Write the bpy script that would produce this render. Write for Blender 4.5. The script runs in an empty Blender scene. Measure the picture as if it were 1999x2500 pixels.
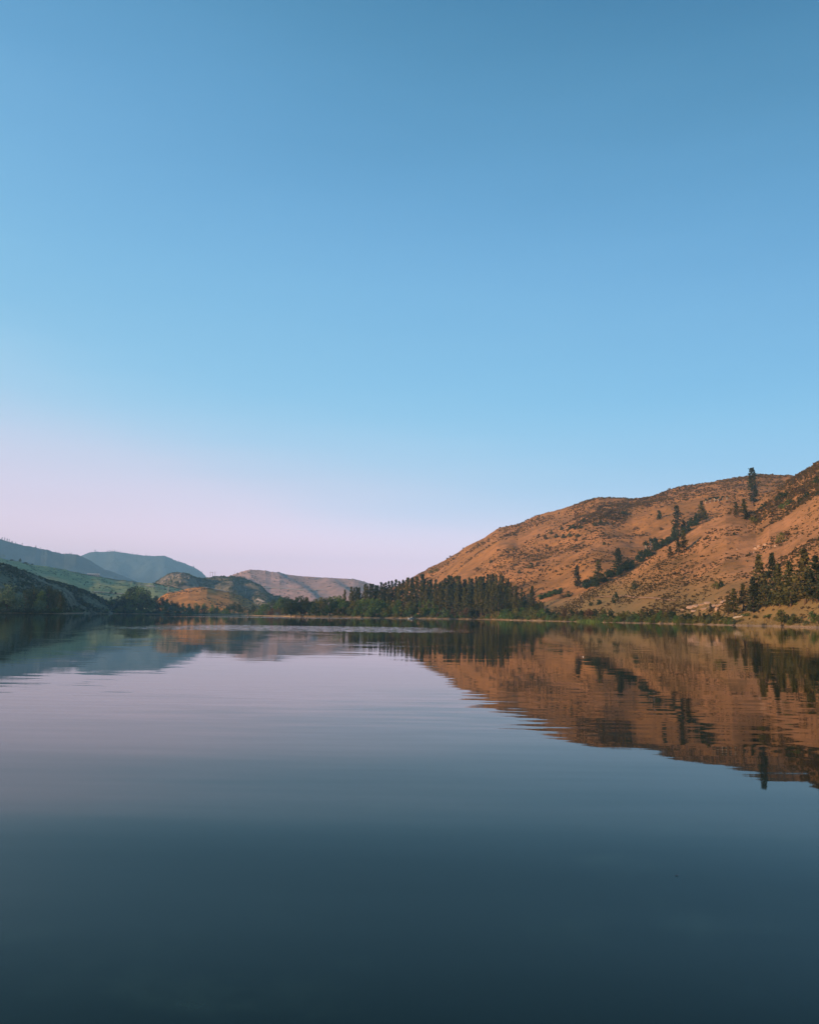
import bpy, math, random
import numpy as np
from mathutils import Matrix, Vector

sc = bpy.context.scene
C = sc.collection
R = math.radians
rng = np.random.default_rng(7)
random.seed(7)

# ------------------------------------------------------------------ camera
FPX, CX, CY = 2000.0, 999.5, 1250.0          # focal length and centre in photo pixels (1999 x 2500)
CAM_H, PITCH, ROLL = 1.2, math.atan(255.5 / 2000.0), 0.0142
cam_d = bpy.data.cameras.new('camera')
cam = bpy.data.objects.new('camera', cam_d)
C.objects.link(cam)
MROT = Matrix.Rotation(math.pi / 2 + PITCH, 3, 'X') @ Matrix.Rotation(ROLL, 3, 'Z')
cam.matrix_world = Matrix.Translation((0, 0, CAM_H)) @ MROT.to_4x4()
cam_d.sensor_fit = 'HORIZONTAL'
cam_d.sensor_width = 36.0
cam_d.lens = 36.0 * FPX / 1999.0
cam_d.clip_start, cam_d.clip_end = 0.1, 40000
sc.camera = cam
MR = np.array(MROT)

# ------------------------------------------------------------------ sky, sun, exposure
SUN_DIR = Vector((-0.87, -0.48, 0.19)).normalized()      # towards the sun: low, left and a little behind
sun_el = math.asin(SUN_DIR.z)
sun_az = math.atan2(SUN_DIR.x, SUN_DIR.y)
world = bpy.data.worlds.new('World')
sc.world = world
world.use_nodes = True
wt = world.node_tree
for n in list(wt.nodes):
    wt.nodes.remove(n)


def srgb(r, g, b):
    f = lambda c: (c / 255 / 12.92) if c / 255 <= 0.04045 else ((c / 255 + 0.055) / 1.055) ** 2.4
    return (f(r), f(g), f(b), 1.0)


w_out = wt.nodes.new('ShaderNodeOutputWorld')
w_bg = wt.nodes.new('ShaderNodeBackground')
w_bg.inputs['Strength'].default_value = 0.70 * 1.6
w_sky = wt.nodes.new('ShaderNodeTexSky')
w_sky.sky_type = 'NISHITA'
w_sky.sun_disc = False
w_sky.sun_elevation = sun_el
w_sky.sun_rotation = sun_az
w_skyb = wt.nodes.new('ShaderNodeVectorMath'); w_skyb.operation = 'SCALE'
w_skyb.inputs['Scale'].default_value = 0.10 / 1.6
w_tc = wt.nodes.new('ShaderNodeTexCoord')
w_dot = wt.nodes.new('ShaderNodeVectorMath'); w_dot.operation = 'DOT_PRODUCT'
ax = Vector((0.17, 0.0, 1.0)).normalized()                # the belt of pink air tilts up towards the sun's side
w_dot.inputs[1].default_value = ax
w_asin = wt.nodes.new('ShaderNodeMath'); w_asin.operation = 'ARCSINE'
w_mp = wt.nodes.new('ShaderNodeMapping'); w_mp.inputs['Rotation'].default_value = (0, R(-24), 0); w_mp.inputs['Scale'].default_value = (1.3, 1.3, 7.0)
w_nz = wt.nodes.new('ShaderNodeTexNoise'); w_nz.inputs['Scale'].default_value = 1.4; w_nz.inputs['Detail'].default_value = 4.0
w_wob = wt.nodes.new('ShaderNodeMath'); w_wob.operation = 'MULTIPLY_ADD'; w_wob.inputs[1].default_value = 0.075
w_off = wt.nodes.new('ShaderNodeMath'); w_off.operation = 'SUBTRACT'; w_off.inputs[1].default_value = 0.5
w_map = wt.nodes.new('ShaderNodeMapRange')
w_map.inputs['From Min'].default_value = R(-10)
w_map.inputs['From Max'].default_value = R(60)
w_ramp = wt.nodes.new('ShaderNodeValToRGB')
# colour of the dusk air by its own tilted belt, and its brightening towards the horizon
SKY = [(-10, (195, 178, 190)), (-4, (204, 190, 202)), (0, (212, 199, 213)), (3, (219, 206, 224)), (5.5, (219, 211, 230)), (7.5, (201, 209, 231)), (10, (178, 206, 232)),
       (13.5, (154, 198, 230)), (19, (136, 188, 226)), (25, (120, 174, 218)), (31, (101, 159, 204)), (37, (83, 142, 183)),
       (43, (60, 122, 166)), (60, (34, 86, 132))]
GAIN = [(-10, (2.3, 1.8, 1.8)), (3, (2.3, 1.8, 1.8)), (5, (1.97, 1.66, 1.66)), (7, (1.5, 1.42, 1.45)), (9.5, (1.2, 1.26, 1.30)), (13.5, (0.97, 1.2, 1.24)), (19, (0.95, 1.12, 1.16)), (31, (0.94, 1.08, 1.10)), (60, (0.94, 1.0, 1.0))]
SKY_K = 1.6


def fill_ramp(ramp, stops):
    cr = ramp.color_ramp
    cr.interpolation = 'B_SPLINE'
    while len(cr.elements) < len(stops):
        cr.elements.new(0.5)
    for e, (d, col) in zip(cr.elements, stops):
        e.position = (d + 10) / 70.0
        e.color = (*col, 1)


fill_ramp(w_ramp, [(d, tuple(v / 1.098 for v in srgb(*c)[:3])) for d, c in SKY])
w_sep = wt.nodes.new('ShaderNodeSeparateXYZ')
w_asin2 = wt.nodes.new('ShaderNodeMath'); w_asin2.operation = 'ARCSINE'
w_map2 = wt.nodes.new('ShaderNodeMapRange')
w_map2.inputs['From Min'].default_value = R(-10); w_map2.inputs['From Max'].default_value = R(60)
w_gain = wt.nodes.new('ShaderNodeValToRGB')
fill_ramp(w_gain, [(d, tuple(v / 2.4 for v in c)) for d, c in GAIN])
w_mul = wt.nodes.new('ShaderNodeVectorMath'); w_mul.operation = 'MULTIPLY'
w_mul2 = wt.nodes.new('ShaderNodeVectorMath'); w_mul2.operation = 'SCALE'; w_mul2.inputs['Scale'].default_value = 2.4 / SKY_K
w_mix = wt.nodes.new('ShaderNodeMix'); w_mix.data_type = 'RGBA'
w_mix.inputs[0].default_value = 0.92
L = wt.links.new
L(w_tc.outputs['Generated'], w_dot.inputs[0])
L(w_dot.outputs['Value'], w_asin.inputs[0])
L(w_tc.outputs['Generated'], w_mp.inputs['Vector'])
L(w_mp.outputs[0], w_nz.inputs['Vector'])
L(w_nz.outputs['Fac'], w_off.inputs[0])
L(w_off.outputs[0], w_wob.inputs[0])
L(w_asin.outputs[0], w_wob.inputs[2])
L(w_wob.outputs[0], w_map.inputs['Value'])
L(w_map.outputs[0], w_ramp.inputs[0])
L(w_sky.outputs[0], w_skyb.inputs[0])
L(w_skyb.outputs[0], w_mix.inputs[6])
L(w_tc.outputs['Generated'], w_sep.inputs[0])
L(w_sep.outputs['Z'], w_asin2.inputs[0])
L(w_asin2.outputs[0], w_map2.inputs['Value'])
L(w_map2.outputs[0], w_gain.inputs[0])
L(w_ramp.outputs[0], w_mul.inputs[0])
L(w_gain.outputs[0], w_mul.inputs[1])
L(w_mul.outputs[0], w_mul2.inputs[0])
L(w_mul2.outputs[0], w_mix.inputs[7])
L(w_mix.outputs[2], w_bg.inputs['Color'])
L(w_bg.outputs[0], w_out.inputs['Surface'])

sun_d = bpy.data.lights.new('sun', 'SUN')
sun_d.energy = 5.0
sun_d.angle = R(0.5)
sun_d.color = (1.0, 0.63, 0.32)
sun = bpy.data.objects.new('sun', sun_d)
C.objects.link(sun)
sun.rotation_euler = SUN_DIR.to_track_quat('Z', 'Y').to_euler()
sun.location = (-300, -200, 400)

sc.view_settings.view_transform = 'Standard'
sc.view_settings.look = 'None'
sc.view_settings.exposure = 0.65
sc.view_settings.gamma = 1.0
sc.view_settings.use_curve_mapping = False
sc.render.engine = 'CYCLES'
cy = sc.cycles
cy.max_bounces = 5
cy.diffuse_bounces = 2
cy.glossy_bounces = 2
cy.transmission_bounces = 2
cy.volume_bounces = 2
cy.transparent_max_bounces = 4
cy.use_adaptive_sampling = True
cy.adaptive_threshold = 0.01
cy.caustics_reflective = False
cy.caustics_refractive = False
cy.use_denoising = True
try:
    cy.denoiser = 'OPENIMAGEDENOISE'
except Exception:
    pass


# ------------------------------------------------------------------ helpers: pixels of the photograph -> directions, noise, meshes
def pdir(px, py):
    px, py = np.broadcast_arrays(np.asarray(px, float), np.asarray(py, float))
    d = np.stack([(px - CX) / FPX, (CY - py) / FPX, -np.ones_like(px + py)], -1) @ MR.T
    th = np.arctan2(d[..., 0], d[..., 1])
    te = d[..., 2] / np.hypot(d[..., 0], d[..., 1])
    return th, te


def az(px):
    return pdir(px, 1500.0)[0]


def hash2(ix, iy, s):
    h = (ix.astype(np.int64) * 374761393 + iy.astype(np.int64) * 668265263 + s * 1442695041) & 0x7fffffff
    h = ((h ^ (h >> 13)) * 1274126177) & 0x7fffffff
    h = h ^ (h >> 16)
    return (h & 0xffff) / 65535.0


def vnoise(x, y, s=0):
    x = np.asarray(x, float); y = np.asarray(y, float)
    ix = np.floor(x); iy = np.floor(y)
    fx = x - ix; fy = y - iy
    fx = fx * fx * fx * (fx * (fx * 6 - 15) + 10); fy = fy * fy * fy * (fy * (fy * 6 - 15) + 10)
    a = hash2(ix, iy, s); b = hash2(ix + 1, iy, s); c = hash2(ix, iy + 1, s); d = hash2(ix + 1, iy + 1, s)
    return (a + (b - a) * fx + (c - a) * fy + (a - b - c + d) * fx * fy) * 2 - 1


def fbm(x, y, s=0, octv=4, gain=0.5):
    t = 0; a = 1.0; n = 0
    for k in range(octv):
        t = t + a * vnoise(x * 2 ** k, y * 2 ** k, s + k * 17); n += a; a *= gain
    return t / n


def smooth(t):
    t = np.clip(t, 0, 1)
    return t * t * (3 - 2 * t)


def make_mesh(name, V, F, mat=None, attr=None, smooth_shade=False):
    """F: (n,3) or (n,4) integer array"""
    V = np.ascontiguousarray(V, np.float32); F = np.ascontiguousarray(F, np.int32)
    me = bpy.data.meshes.new(name)
    k = F.shape[1]
    me.vertices.add(len(V)); me.vertices.foreach_set('co', V.ravel())
    me.loops.add(F.size); me.loops.foreach_set('vertex_index', F.ravel())
    me.polygons.add(len(F))
    me.polygons.foreach_set('loop_start', np.arange(0, F.size, k, dtype=np.int32))
    me.polygons.foreach_set('loop_total', np.full(len(F), k, np.int32))
    me.update(calc_edges=True)
    if smooth_shade:
        me.polygons.foreach_set('use_smooth', np.ones(len(F), bool))
    if attr is not None:
        a = me.attributes.new('tint', 'FLOAT', 'FACE')
        a.data.foreach_set('value', np.asarray(attr, np.float32))
    if mat:
        me.materials.append(mat)
    me.validate()
    return me


def link(name, data, parent=None):
    o = bpy.data.objects.new(name, data)
    C.objects.link(o)
    if parent:
        o.parent = parent
    return o


def tag(o, label=None, cat=None, group=None, kind=None):
    if label: o['label'] = label
    if cat: o['category'] = cat
    if group: o['group'] = group
    if kind: o['kind'] = kind
    return o


class MB:
    """collects simple solids into one mesh"""
    def __init__(self):
        self.v = []; self.f = []

    def add(self, V, F):
        n = len(self.v)
        self.v += [tuple(map(float, p)) for p in V]
        self.f += [tuple(int(i) + n for i in q) for q in F]
        return self

    def box(self, x0, y0, z0, x1, y1, z1):
        V = [(x, y, z) for z in (z0, z1) for y in (y0, y1) for x in (x0, x1)]
        return self.add(V, [(0, 2, 3, 1), (4, 5, 7, 6), (0, 1, 5, 4), (2, 6, 7, 3), (0, 4, 6, 2), (1, 3, 7, 5)])

    def tube(self, pts, rad, n=7):
        pts = [Vector(p) for p in pts]
        rings = []
        base = len(self.v)
        for i, p in enumerate(pts):
            d = (pts[min(i + 1, len(pts) - 1)] - pts[max(i - 1, 0)]).normalized()
            a = d.cross(Vector((0.31, 0.95, 0.05)) if abs(d.y) < 0.9 else Vector((1, 0, 0))).normalized()
            b = d.cross(a)
            for k in range(n):
                t = 2 * math.pi * k / n
                self.v.append(tuple(p + (a * math.cos(t) + b * math.sin(t)) * rad[i]))
        for i in range(len(pts) - 1):
            for k in range(n):
                q = base + i * n
                self.f.append((q + k, q + (k + 1) % n, q + n + (k + 1) % n, q + n + k))
        self.f.append(tuple(base + k for k in range(n))[::-1])
        self.f.append(tuple(base + (len(pts) - 1) * n + k for k in range(n)))
        return self

    def mesh(self, name, mat, smooth_shade=False):
        me = bpy.data.meshes.new(name)
        me.from_pydata(self.v, [], self.f)
        if mat: me.materials.append(mat)
        if smooth_shade:
            me.polygons.foreach_set('use_smooth', [True] * len(me.polygons))
        me.update()
        return me


# ------------------------------------------------------------------ materials
def new_mat(name, rough=0.9):
    m = bpy.data.materials.new(name)
    m.use_nodes = True
    nt = m.node_tree
    b = nt.nodes['Principled BSDF']
    b.inputs['Roughness'].default_value = rough
    b.inputs['Specular IOR Level'].default_value = 0.15
    return m, nt, b


def simple(name, col, rough=0.8, var=0.25, scale=3.0):
    m, nt, b = new_mat(name, rough)
    tc = nt.nodes.new('ShaderNodeTexCoord')
    nz = nt.nodes.new('ShaderNodeTexNoise'); nz.inputs['Scale'].default_value = scale; nz.inputs['Detail'].default_value = 4
    mx = nt.nodes.new('ShaderNodeMix'); mx.data_type = 'RGBA'
    mx.inputs[6].default_value = (*[c * (1 - var) for c in col], 1)
    mx.inputs[7].default_value = (*[min(1, c * (1 + var)) for c in col], 1)
    nt.links.new(tc.outputs['Object'], nz.inputs['Vector'])
    nt.links.new(nz.outputs['Fac'], mx.inputs[0])
    nt.links.new(mx.outputs[2], b.inputs['Base Color'])
    return m


def leaf_mat(name, dark, light, odd=None):
    """leaves: each leaf spray has its own tint, each plant its own shift"""
    m, nt, b = new_mat(name, 0.75)
    at = nt.nodes.new('ShaderNodeAttribute'); at.attribute_name = 'tint'
    oi = nt.nodes.new('ShaderNodeObjectInfo')
    mx = nt.nodes.new('ShaderNodeMix'); mx.data_type = 'RGBA'
    mx.inputs[6].default_value = (*dark, 1); mx.inputs[7].default_value = (*light, 1)
    mx2 = nt.nodes.new('ShaderNodeMix'); mx2.data_type = 'RGBA'
    odd = odd or tuple(0.5 * (a + c) * k for a, c, k in zip(dark, light, (1.5, 1.05, 0.8)))
    mx2.inputs[7].default_value = (*odd, 1)
    mp = nt.nodes.new('ShaderNodeMath'); mp.operation = 'MULTIPLY'; mp.inputs[1].default_value = 0.55
    nt.links.new(at.outputs['Fac'], mx.inputs[0])
    nt.links.new(oi.outputs['Random'], mp.inputs[0])
    nt.links.new(mp.outputs[0], mx2.inputs[0])
    nt.links.new(mx.outputs[2], mx2.inputs[6])
    nt.links.new(mx2.outputs[2], b.inputs['Base Color'])
    tr = nt.nodes.new('ShaderNodeBsdfTranslucent')
    nt.links.new(mx2.outputs[2], tr.inputs['Color'])
    ms = nt.nodes.new('ShaderNodeMixShader'); ms.inputs[0].default_value = 0.33
    out = nt.nodes['Material Output']
    nt.links.new(b.outputs[0], ms.inputs[1]); nt.links.new(tr.outputs[0], ms.inputs[2])
    nt.links.new(ms.outputs[0], out.inputs['Surface'])
    return m


def land_mat(name, grass, soil, scrub, s_big=0.012, s_mid=0.06, s_spot=0.35, spot_lo=0.56, spot_hi=0.66, bump=0.6, low=None):
    """dry hillside: soil and grass in large patches, scrub in small spots too many to build"""
    m, nt, b = new_mat(name, 0.95)
    b.inputs['Specular IOR Level'].default_value = 0.05
    N, K = nt.nodes, nt.links.new
    g = N.new('ShaderNodeNewGeometry')

    def noise(scale, detail=5, vec=None, rough=0.6):
        n = N.new('ShaderNodeTexNoise'); n.inputs['Scale'].default_value = scale
        n.inputs['Detail'].default_value = detail; n.inputs['Roughness'].default_value = rough
        K(vec or g.outputs['Position'], n.inputs['Vector'])
        return n.outputs['Fac']

    def ramp(v, lo, hi):
        r = N.new('ShaderNodeMapRange'); r.interpolation_type = 'SMOOTHSTEP'
        r.inputs['From Min'].default_value = lo; r.inputs['From Max'].default_value = hi
        K(v, r.inputs['Value'])
        return r.outputs[0]

    def mix(f, a, c):
        x = N.new('ShaderNodeMix'); x.data_type = 'RGBA'
        for v, i in ((a, 6), (c, 7)):
            if isinstance(v, tuple): x.inputs[i].default_value = (*v, 1)
            else: K(v, x.inputs[i])
        if isinstance(f, float): x.inputs[0].default_value = f
        else: K(f, x.inputs[0])
        return x.outputs[2]
    base = mix(ramp(noise(s_big, 6), 0.40, 0.62), grass, soil)
    base = mix(ramp(noise(s_mid, 6), 0.35, 0.75), base, tuple(0.5 * (a + c) * 0.78 for a, c in zip(grass, scrub)))
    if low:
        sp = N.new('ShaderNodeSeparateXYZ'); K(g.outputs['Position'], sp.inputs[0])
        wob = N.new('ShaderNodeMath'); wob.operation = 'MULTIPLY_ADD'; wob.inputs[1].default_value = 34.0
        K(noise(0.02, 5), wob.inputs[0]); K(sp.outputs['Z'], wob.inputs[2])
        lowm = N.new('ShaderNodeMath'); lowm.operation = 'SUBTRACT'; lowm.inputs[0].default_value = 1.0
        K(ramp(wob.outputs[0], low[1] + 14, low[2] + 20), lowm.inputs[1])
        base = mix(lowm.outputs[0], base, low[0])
    cover = ramp(noise(s_big * 2.3, 5), 0.35, 0.65)
    spots = ramp(noise(s_spot, 3), spot_lo, spot_hi)
    mul = N.new('ShaderNodeMath'); mul.operation = 'MULTIPLY'
    K(cover, mul.inputs[0]); K(spots, mul.inputs[1])
    base = mix(mul.outputs[0], base, scrub)
    fine = noise(s_spot * 4, 4)
    v = N.new('ShaderNodeMapRange'); v.inputs['To Min'].default_value = 0.72; v.inputs['To Max'].default_value = 1.28
    K(fine, v.inputs['Value'])
    sc_ = N.new('ShaderNodeVectorMath'); sc_.operation = 'SCALE'
    K(base, sc_.inputs[0]); K(v.outputs[0], sc_.inputs['Scale'])
    K(sc_.outputs[0], b.inputs['Base Color'])
    bm = N.new('ShaderNodeBump'); bm.inputs['Strength'].default_value = bump; bm.inputs['Distance'].default_value = 0.5 / s_spot * 0.35
    K(spots, bm.inputs['Height']); K(bm.outputs[0], b.inputs['Normal'])
    return m


M_SUNHILL = land_mat('dry_hill_grass', (0.365, 0.172, 0.062), (0.405, 0.192, 0.082), (0.10, 0.072, 0.036))
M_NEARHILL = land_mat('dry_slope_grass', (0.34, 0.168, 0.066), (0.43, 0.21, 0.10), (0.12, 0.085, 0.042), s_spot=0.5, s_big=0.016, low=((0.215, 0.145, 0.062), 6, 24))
M_MOUND = land_mat('orange_grass', (0.62, 0.265, 0.065), (0.55, 0.25, 0.08), (0.13, 0.085, 0.04), s_big=0.02, s_spot=0.22)
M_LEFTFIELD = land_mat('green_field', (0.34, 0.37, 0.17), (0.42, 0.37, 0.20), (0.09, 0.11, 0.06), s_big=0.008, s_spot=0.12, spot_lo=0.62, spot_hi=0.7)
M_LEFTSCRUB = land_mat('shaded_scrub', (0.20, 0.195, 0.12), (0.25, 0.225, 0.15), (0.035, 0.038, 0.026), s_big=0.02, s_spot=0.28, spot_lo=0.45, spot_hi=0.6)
M_KNOLL = land_mat('knoll_scrub', (0.14, 0.12, 0.085), (0.24, 0.19, 0.15), (0.05, 0.055, 0.04), s_big=0.012, s_spot=0.12, spot_lo=0.48, spot_hi=0.6)
M_FARHILL = land_mat('far_dry_hill', (0.42, 0.25, 0.22), (0.48, 0.29, 0.26), (0.22, 0.15, 0.13), s_big=0.006, s_mid=0.02, s_spot=0.05, bump=0.2)
M_FARMTN = land_mat('far_forest_hazed', (0.055, 0.075, 0.085), (0.09, 0.10, 0.11), (0.03, 0.042, 0.05), s_big=0.002, s_mid=0.008, s_spot=0.02, bump=0.4)  # forest colour tinted bluer and paler to deepen the haze
M_ROCK = simple('pale_rock', (0.38, 0.25, 0.18), 0.9, 0.3, 0.8)
M_GREYROCK = simple('grey_rock', (0.24, 0.20, 0.17), 0.9, 0.35, 0.4)
M_STONE = simple('shore_stone', (0.20, 0.15, 0.11), 0.9, 0.4, 0.5)
M_TRACK = simple('bare_track', (0.52, 0.42, 0.34), 0.95, 0.15, 0.1)
M_PATH = simple('dirt_path', (0.42, 0.235, 0.135), 0.95, 0.12, 0.3)
M_BARK = simple('bark', (0.13, 0.085, 0.06), 0.95, 0.3, 2.0)
M_PALEBARK = simple('pale_bark', (0.50, 0.46, 0.40), 0.9, 0.2, 2.0)
M_GREYWOOD = simple('weathered_wood', (0.36, 0.31, 0.26), 0.9, 0.25, 1.5)

LEAF = {
    'dark green': leaf_mat('leaf_dark_green', (0.017, 0.034, 0.018), (0.048, 0.081, 0.036)),
    'green': leaf_mat('leaf_green', (0.048, 0.103, 0.030), (0.123, 0.213, 0.062)),
    'olive': leaf_mat('leaf_olive', (0.072, 0.090, 0.026), (0.168, 0.180, 0.054)),
    'lime green': leaf_mat('leaf_lime', (0.077, 0.132, 0.028), (0.187, 0.264, 0.066)),
    'grey green': leaf_mat('leaf_grey_green', (0.05, 0.08, 0.045), (0.13, 0.18, 0.10)),
    'pale green': leaf_mat('leaf_pale_green', (0.07, 0.12, 0.07), (0.17, 0.24, 0.14), (0.11, 0.17, 0.09)),
    'russet brown': leaf_mat('leaf_russet', (0.066, 0.044, 0.022), (0.187, 0.110, 0.055)),
    'dull brown': leaf_mat('leaf_brown', (0.063, 0.048, 0.028), (0.149, 0.109, 0.063)),
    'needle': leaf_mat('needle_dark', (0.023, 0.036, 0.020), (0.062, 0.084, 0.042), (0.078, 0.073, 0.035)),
    'needle lit': leaf_mat('needle_sunlit', (0.055, 0.065, 0.023), (0.155, 0.150, 0.052), (0.165, 0.125, 0.046)),  # sunlit copy of the needles: warm sunlight is put into the colour
    'needle far': leaf_mat('needle_far', (0.014, 0.022, 0.015), (0.03, 0.04, 0.025)),
    'sage': leaf_mat('sagebrush', (0.052, 0.042, 0.020), (0.13, 0.096, 0.046)),
    'grass': leaf_mat('dry_grass', (0.20, 0.14, 0.065), (0.36, 0.26, 0.13), (0.30, 0.22, 0.10)),
}

# ------------------------------------------------------------------ the land: hills as heightfields that meet the skylines of the photograph
SHORE = [(-2400, 430), (-1200, 470), (-400, 500), (0, 500), (155, 520), (185, 690), (230, 790), (350, 850), (480, 870), (560, 800), (620, 760),
         (690, 640), (720, 560), (760, 530), (1000, 525), (1200, 510), (1250, 450), (1350, 385), (1440, 347), (1500, 315),
         (1600, 294), (1700, 278), (1770, 257), (1870, 236), (1999, 200), (2300, 150), (2900, 110)]
_sx = np.array([a for a, _ in SHORE], float); _sr = np.array([b for _, b in SHORE], float)
_sth = np.concatenate([[-math.pi, -2.6, -2.0, -1.5], az(_sx), [1.2, 2.0, 2.6, math.pi]])
_srr = np.concatenate([[5, 9, 60, 260], _sr, [60, 20, 9, 5]])


def shore_r(th):
    r = np.interp(th, _sth, _srr)
    k = np.clip(r / 200, 0, 1)
    return r * (1 + k * 0.010 * vnoise(th * 70, th * 0 + 3, 5)) + k * 2.5 * vnoise(th * 260, th * 0 + 9, 6)


def ground_h(th, r):
    d = r - shore_r(th)
    x, y = r * np.sin(th), r * np.cos(th)
    z = np.where(d < 0, np.maximum(d * 0.09, -3.0), 0.0)
    bs = np.interp(th, [float(az(440)), float(az(500))], [0.13, 0.09])       # steep dark bank on the left, flat beach elsewhere
    z = np.where(d >= 0, bs * np.minimum(d, 7) + np.clip(d - 7, 0, 60) * 0.022 + np.clip(d - 67, 0, 900) * 0.002, z)
    z = z + np.where(d > 2, 0.25 * fbm(x * 0.06, y * 0.06, 3) * np.clip(d / 12, 0, 1), 0)
    return z


class Hill:
    def __init__(self, sky, crest, base, back, z0=0.6, p=1.0, amp=3.0, wl=60.0, spur=0.0, spur_l=80.0, seed=1, crest_noise=0.25, extra=None, foot=0.0):
        px = np.array([a for a, _ in sky], float); py = np.array([b for _, b in sky], float)
        self.th, self.te = pdir(px, py)
        self.cth = az(np.array([a for a, _ in crest], float)); self.cr = np.array([b for _, b in crest], float)
        self.bth = az(np.array([a for a, _ in base], float)); self.br = np.array([b for _, b in base], float)
        self.back, self.z0, self.p, self.amp, self.wl, self.spur, self.spur_l = back, z0, p, amp, wl, spur, spur_l
        self.seed, self.cn, self.extra = seed, crest_noise, extra
        self.t0, self.t1 = self.th[0], self.th[-1]

    def h(self, th, r):
        th = np.asarray(th, float); r = np.asarray(r, float)
        te = np.interp(th, self.th, self.te)
        rc = np.interp(th, self.cth, self.cr); r0 = np.interp(th, self.bth, self.br)
        x, y = r * np.sin(th), r * np.cos(th)
        crest = te * rc + CAM_H
        u = (r - r0) / np.maximum(rc - r0, 1)
        uc = np.clip(u, 0, 1)
        g = uc ** self.p
        z = self.z0 + (crest - self.z0) * g
        rough = self.cn * fbm(th * rc / 6, th * 0 + self.seed, self.seed + 3, 3) * np.clip(crest / 20, 0, 1)
        z = z + rough * uc ** 10
        env = 4 * uc * (1 - uc)
        rel = np.clip((crest - self.z0) / 40, 0, 1.5)
        z = z + env * rel * self.amp * fbm(x / self.wl, y / self.wl, self.seed, 5)
        if self.spur:
            s = th * rc / self.spur_l + 0.5 * fbm(x / self.spur_l / 2, y / self.spur_l / 2, self.seed + 9, 3) + 1.1 * uc
            f = s - np.floor(s)
            k = hash2(np.floor(s), np.floor(s) * 0 + 2, self.seed)
            saw = np.where(f < 0.72, smooth(f / 0.72), smooth((1 - f) / 0.28))       # spurs with a steeper side away from the sun
            z = z + np.sqrt(env.clip(0, 1)) * rel * self.spur * saw * (0.55 + 0.45 * k)
        if self.extra is not None:
            z = z + self.extra(th, r, u)
        bk = np.clip((r - rc) / self.back, 0, 1)
        z = np.where(u > 1, crest + rough - (crest + 6) * (0.25 * bk + 0.75 * bk * bk), z)
        side = np.minimum(smooth((th - self.t0) / 0.02), smooth((self.t1 - th) / 0.02))
        z = np.where(u < 0, self.z0 + u * 60, z)
        return z * side - 6 * (1 - side)

    def grid(self, name, mat, nt, nr, px0=None, px1=None, dense=1.0):
        t0 = self.t0 if px0 is None else float(az(px0)); t1 = self.t1 if px1 is None else float(az(px1))
        # columns packed where the camera looks
        va, vb = float(az(-60)), float(az(2060))
        cols = [np.linspace(a, b, max(2, int(k))) for a, b, k in ((t0, min(va, t1), 60 if t0 < va else 0), (max(t0, va), min(t1, vb), nt), (max(vb, t0), t1, 70 if t1 > vb else 0)) if b > a]
        T = np.unique(np.concatenate(cols))
        U = np.concatenate([[-0.04], np.linspace(0, 1, nr), 1 + np.array([0.01, 0.03, 0.07, 0.15, 0.3, 0.5, 0.75, 1.0]) ** 1.0])
        TT, UU = np.meshgrid(T, U, indexing='ij')
        rc = np.interp(TT, self.cth, self.cr); r0 = np.interp(TT, self.bth, self.br)
        RR = np.where(UU <= 1, r0 + (rc - r0) * UU, rc + (UU - 1) * self.back)
        Z = self.h(TT, RR)
        V = np.stack([RR * np.sin(TT), RR * np.cos(TT), Z], -1).reshape(-1, 3)
        a, b = TT.shape
        i = np.arange(a * b).reshape(a, b)
        F = np.stack([i[:-1, :-1], i[1:, :-1], i[1:, 1:], i[:-1, 1:]], -1).reshape(-1, 4)
        o = link(name, make_mesh(name, V, F, mat, None, True))
        o['kind'] = 'structure'
        self.obj = o
        return o


H_MTN_FAR = Hill([(-900, 1470), (50, 1402), (150, 1375), (200, 1356), (215, 1349.6), (232, 1346.7), (255, 1348), (275, 1346), (293, 1348), (322, 1353),
                  (348, 1356), (377, 1357.7), (403, 1357), (429, 1368.5), (452, 1375.7), (475.6, 1386), (493, 1397.5), (504, 1409.5),
                  (560, 1440), (620, 1470), (700, 1490)],
                 [(-900, 5600), (700, 5600)], [(-900, 4850), (700, 4850)], 900, amp=75, wl=520, spur=0, spur_l=420, seed=11, crest_noise=3, p=1.1)
H_MTN_NEAR = Hill([(-2600, 1180), (-1400, 1215), (-700, 1262), (-200, 1300), (0, 1315), (29, 1325), (58, 1331.6), (87, 1336.5), (100, 1341), (116, 1342), (136, 1349), (157, 1353), (186, 1353),
                   (203, 1360), (220, 1368), (238, 1380), (255, 1390), (275, 1396), (316, 1412), (380, 1440), (460, 1480)],
                  [(-2600, 3300), (0, 3800), (460, 3800)], [(-2600, 2700), (460, 3250)], 900, amp=55, wl=360, spur=0, spur_l=330, seed=12, crest_noise=2.5, p=1.1)
H_FARHILL = Hill([(420, 1480), (470, 1450), (520, 1425), (553, 1409.5), (573, 1402), (591, 1395), (611, 1390.6), (648.7, 1393), (663, 1396.4), (683.5, 1398), (701, 1403),
                  (721, 1405.7), (756, 1408), (785, 1410), (850, 1413), (863.6, 1413.8), (875, 1416), (898, 1424), (960, 1442), (1050, 1470), (1150, 1490)],
                 [(420, 2700), (1150, 2500)], [(420, 2330), (1150, 2200)], 700, amp=9, wl=200, spur=8.5, spur_l=190, seed=22, crest_noise=1.0, p=0.95)
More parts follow.
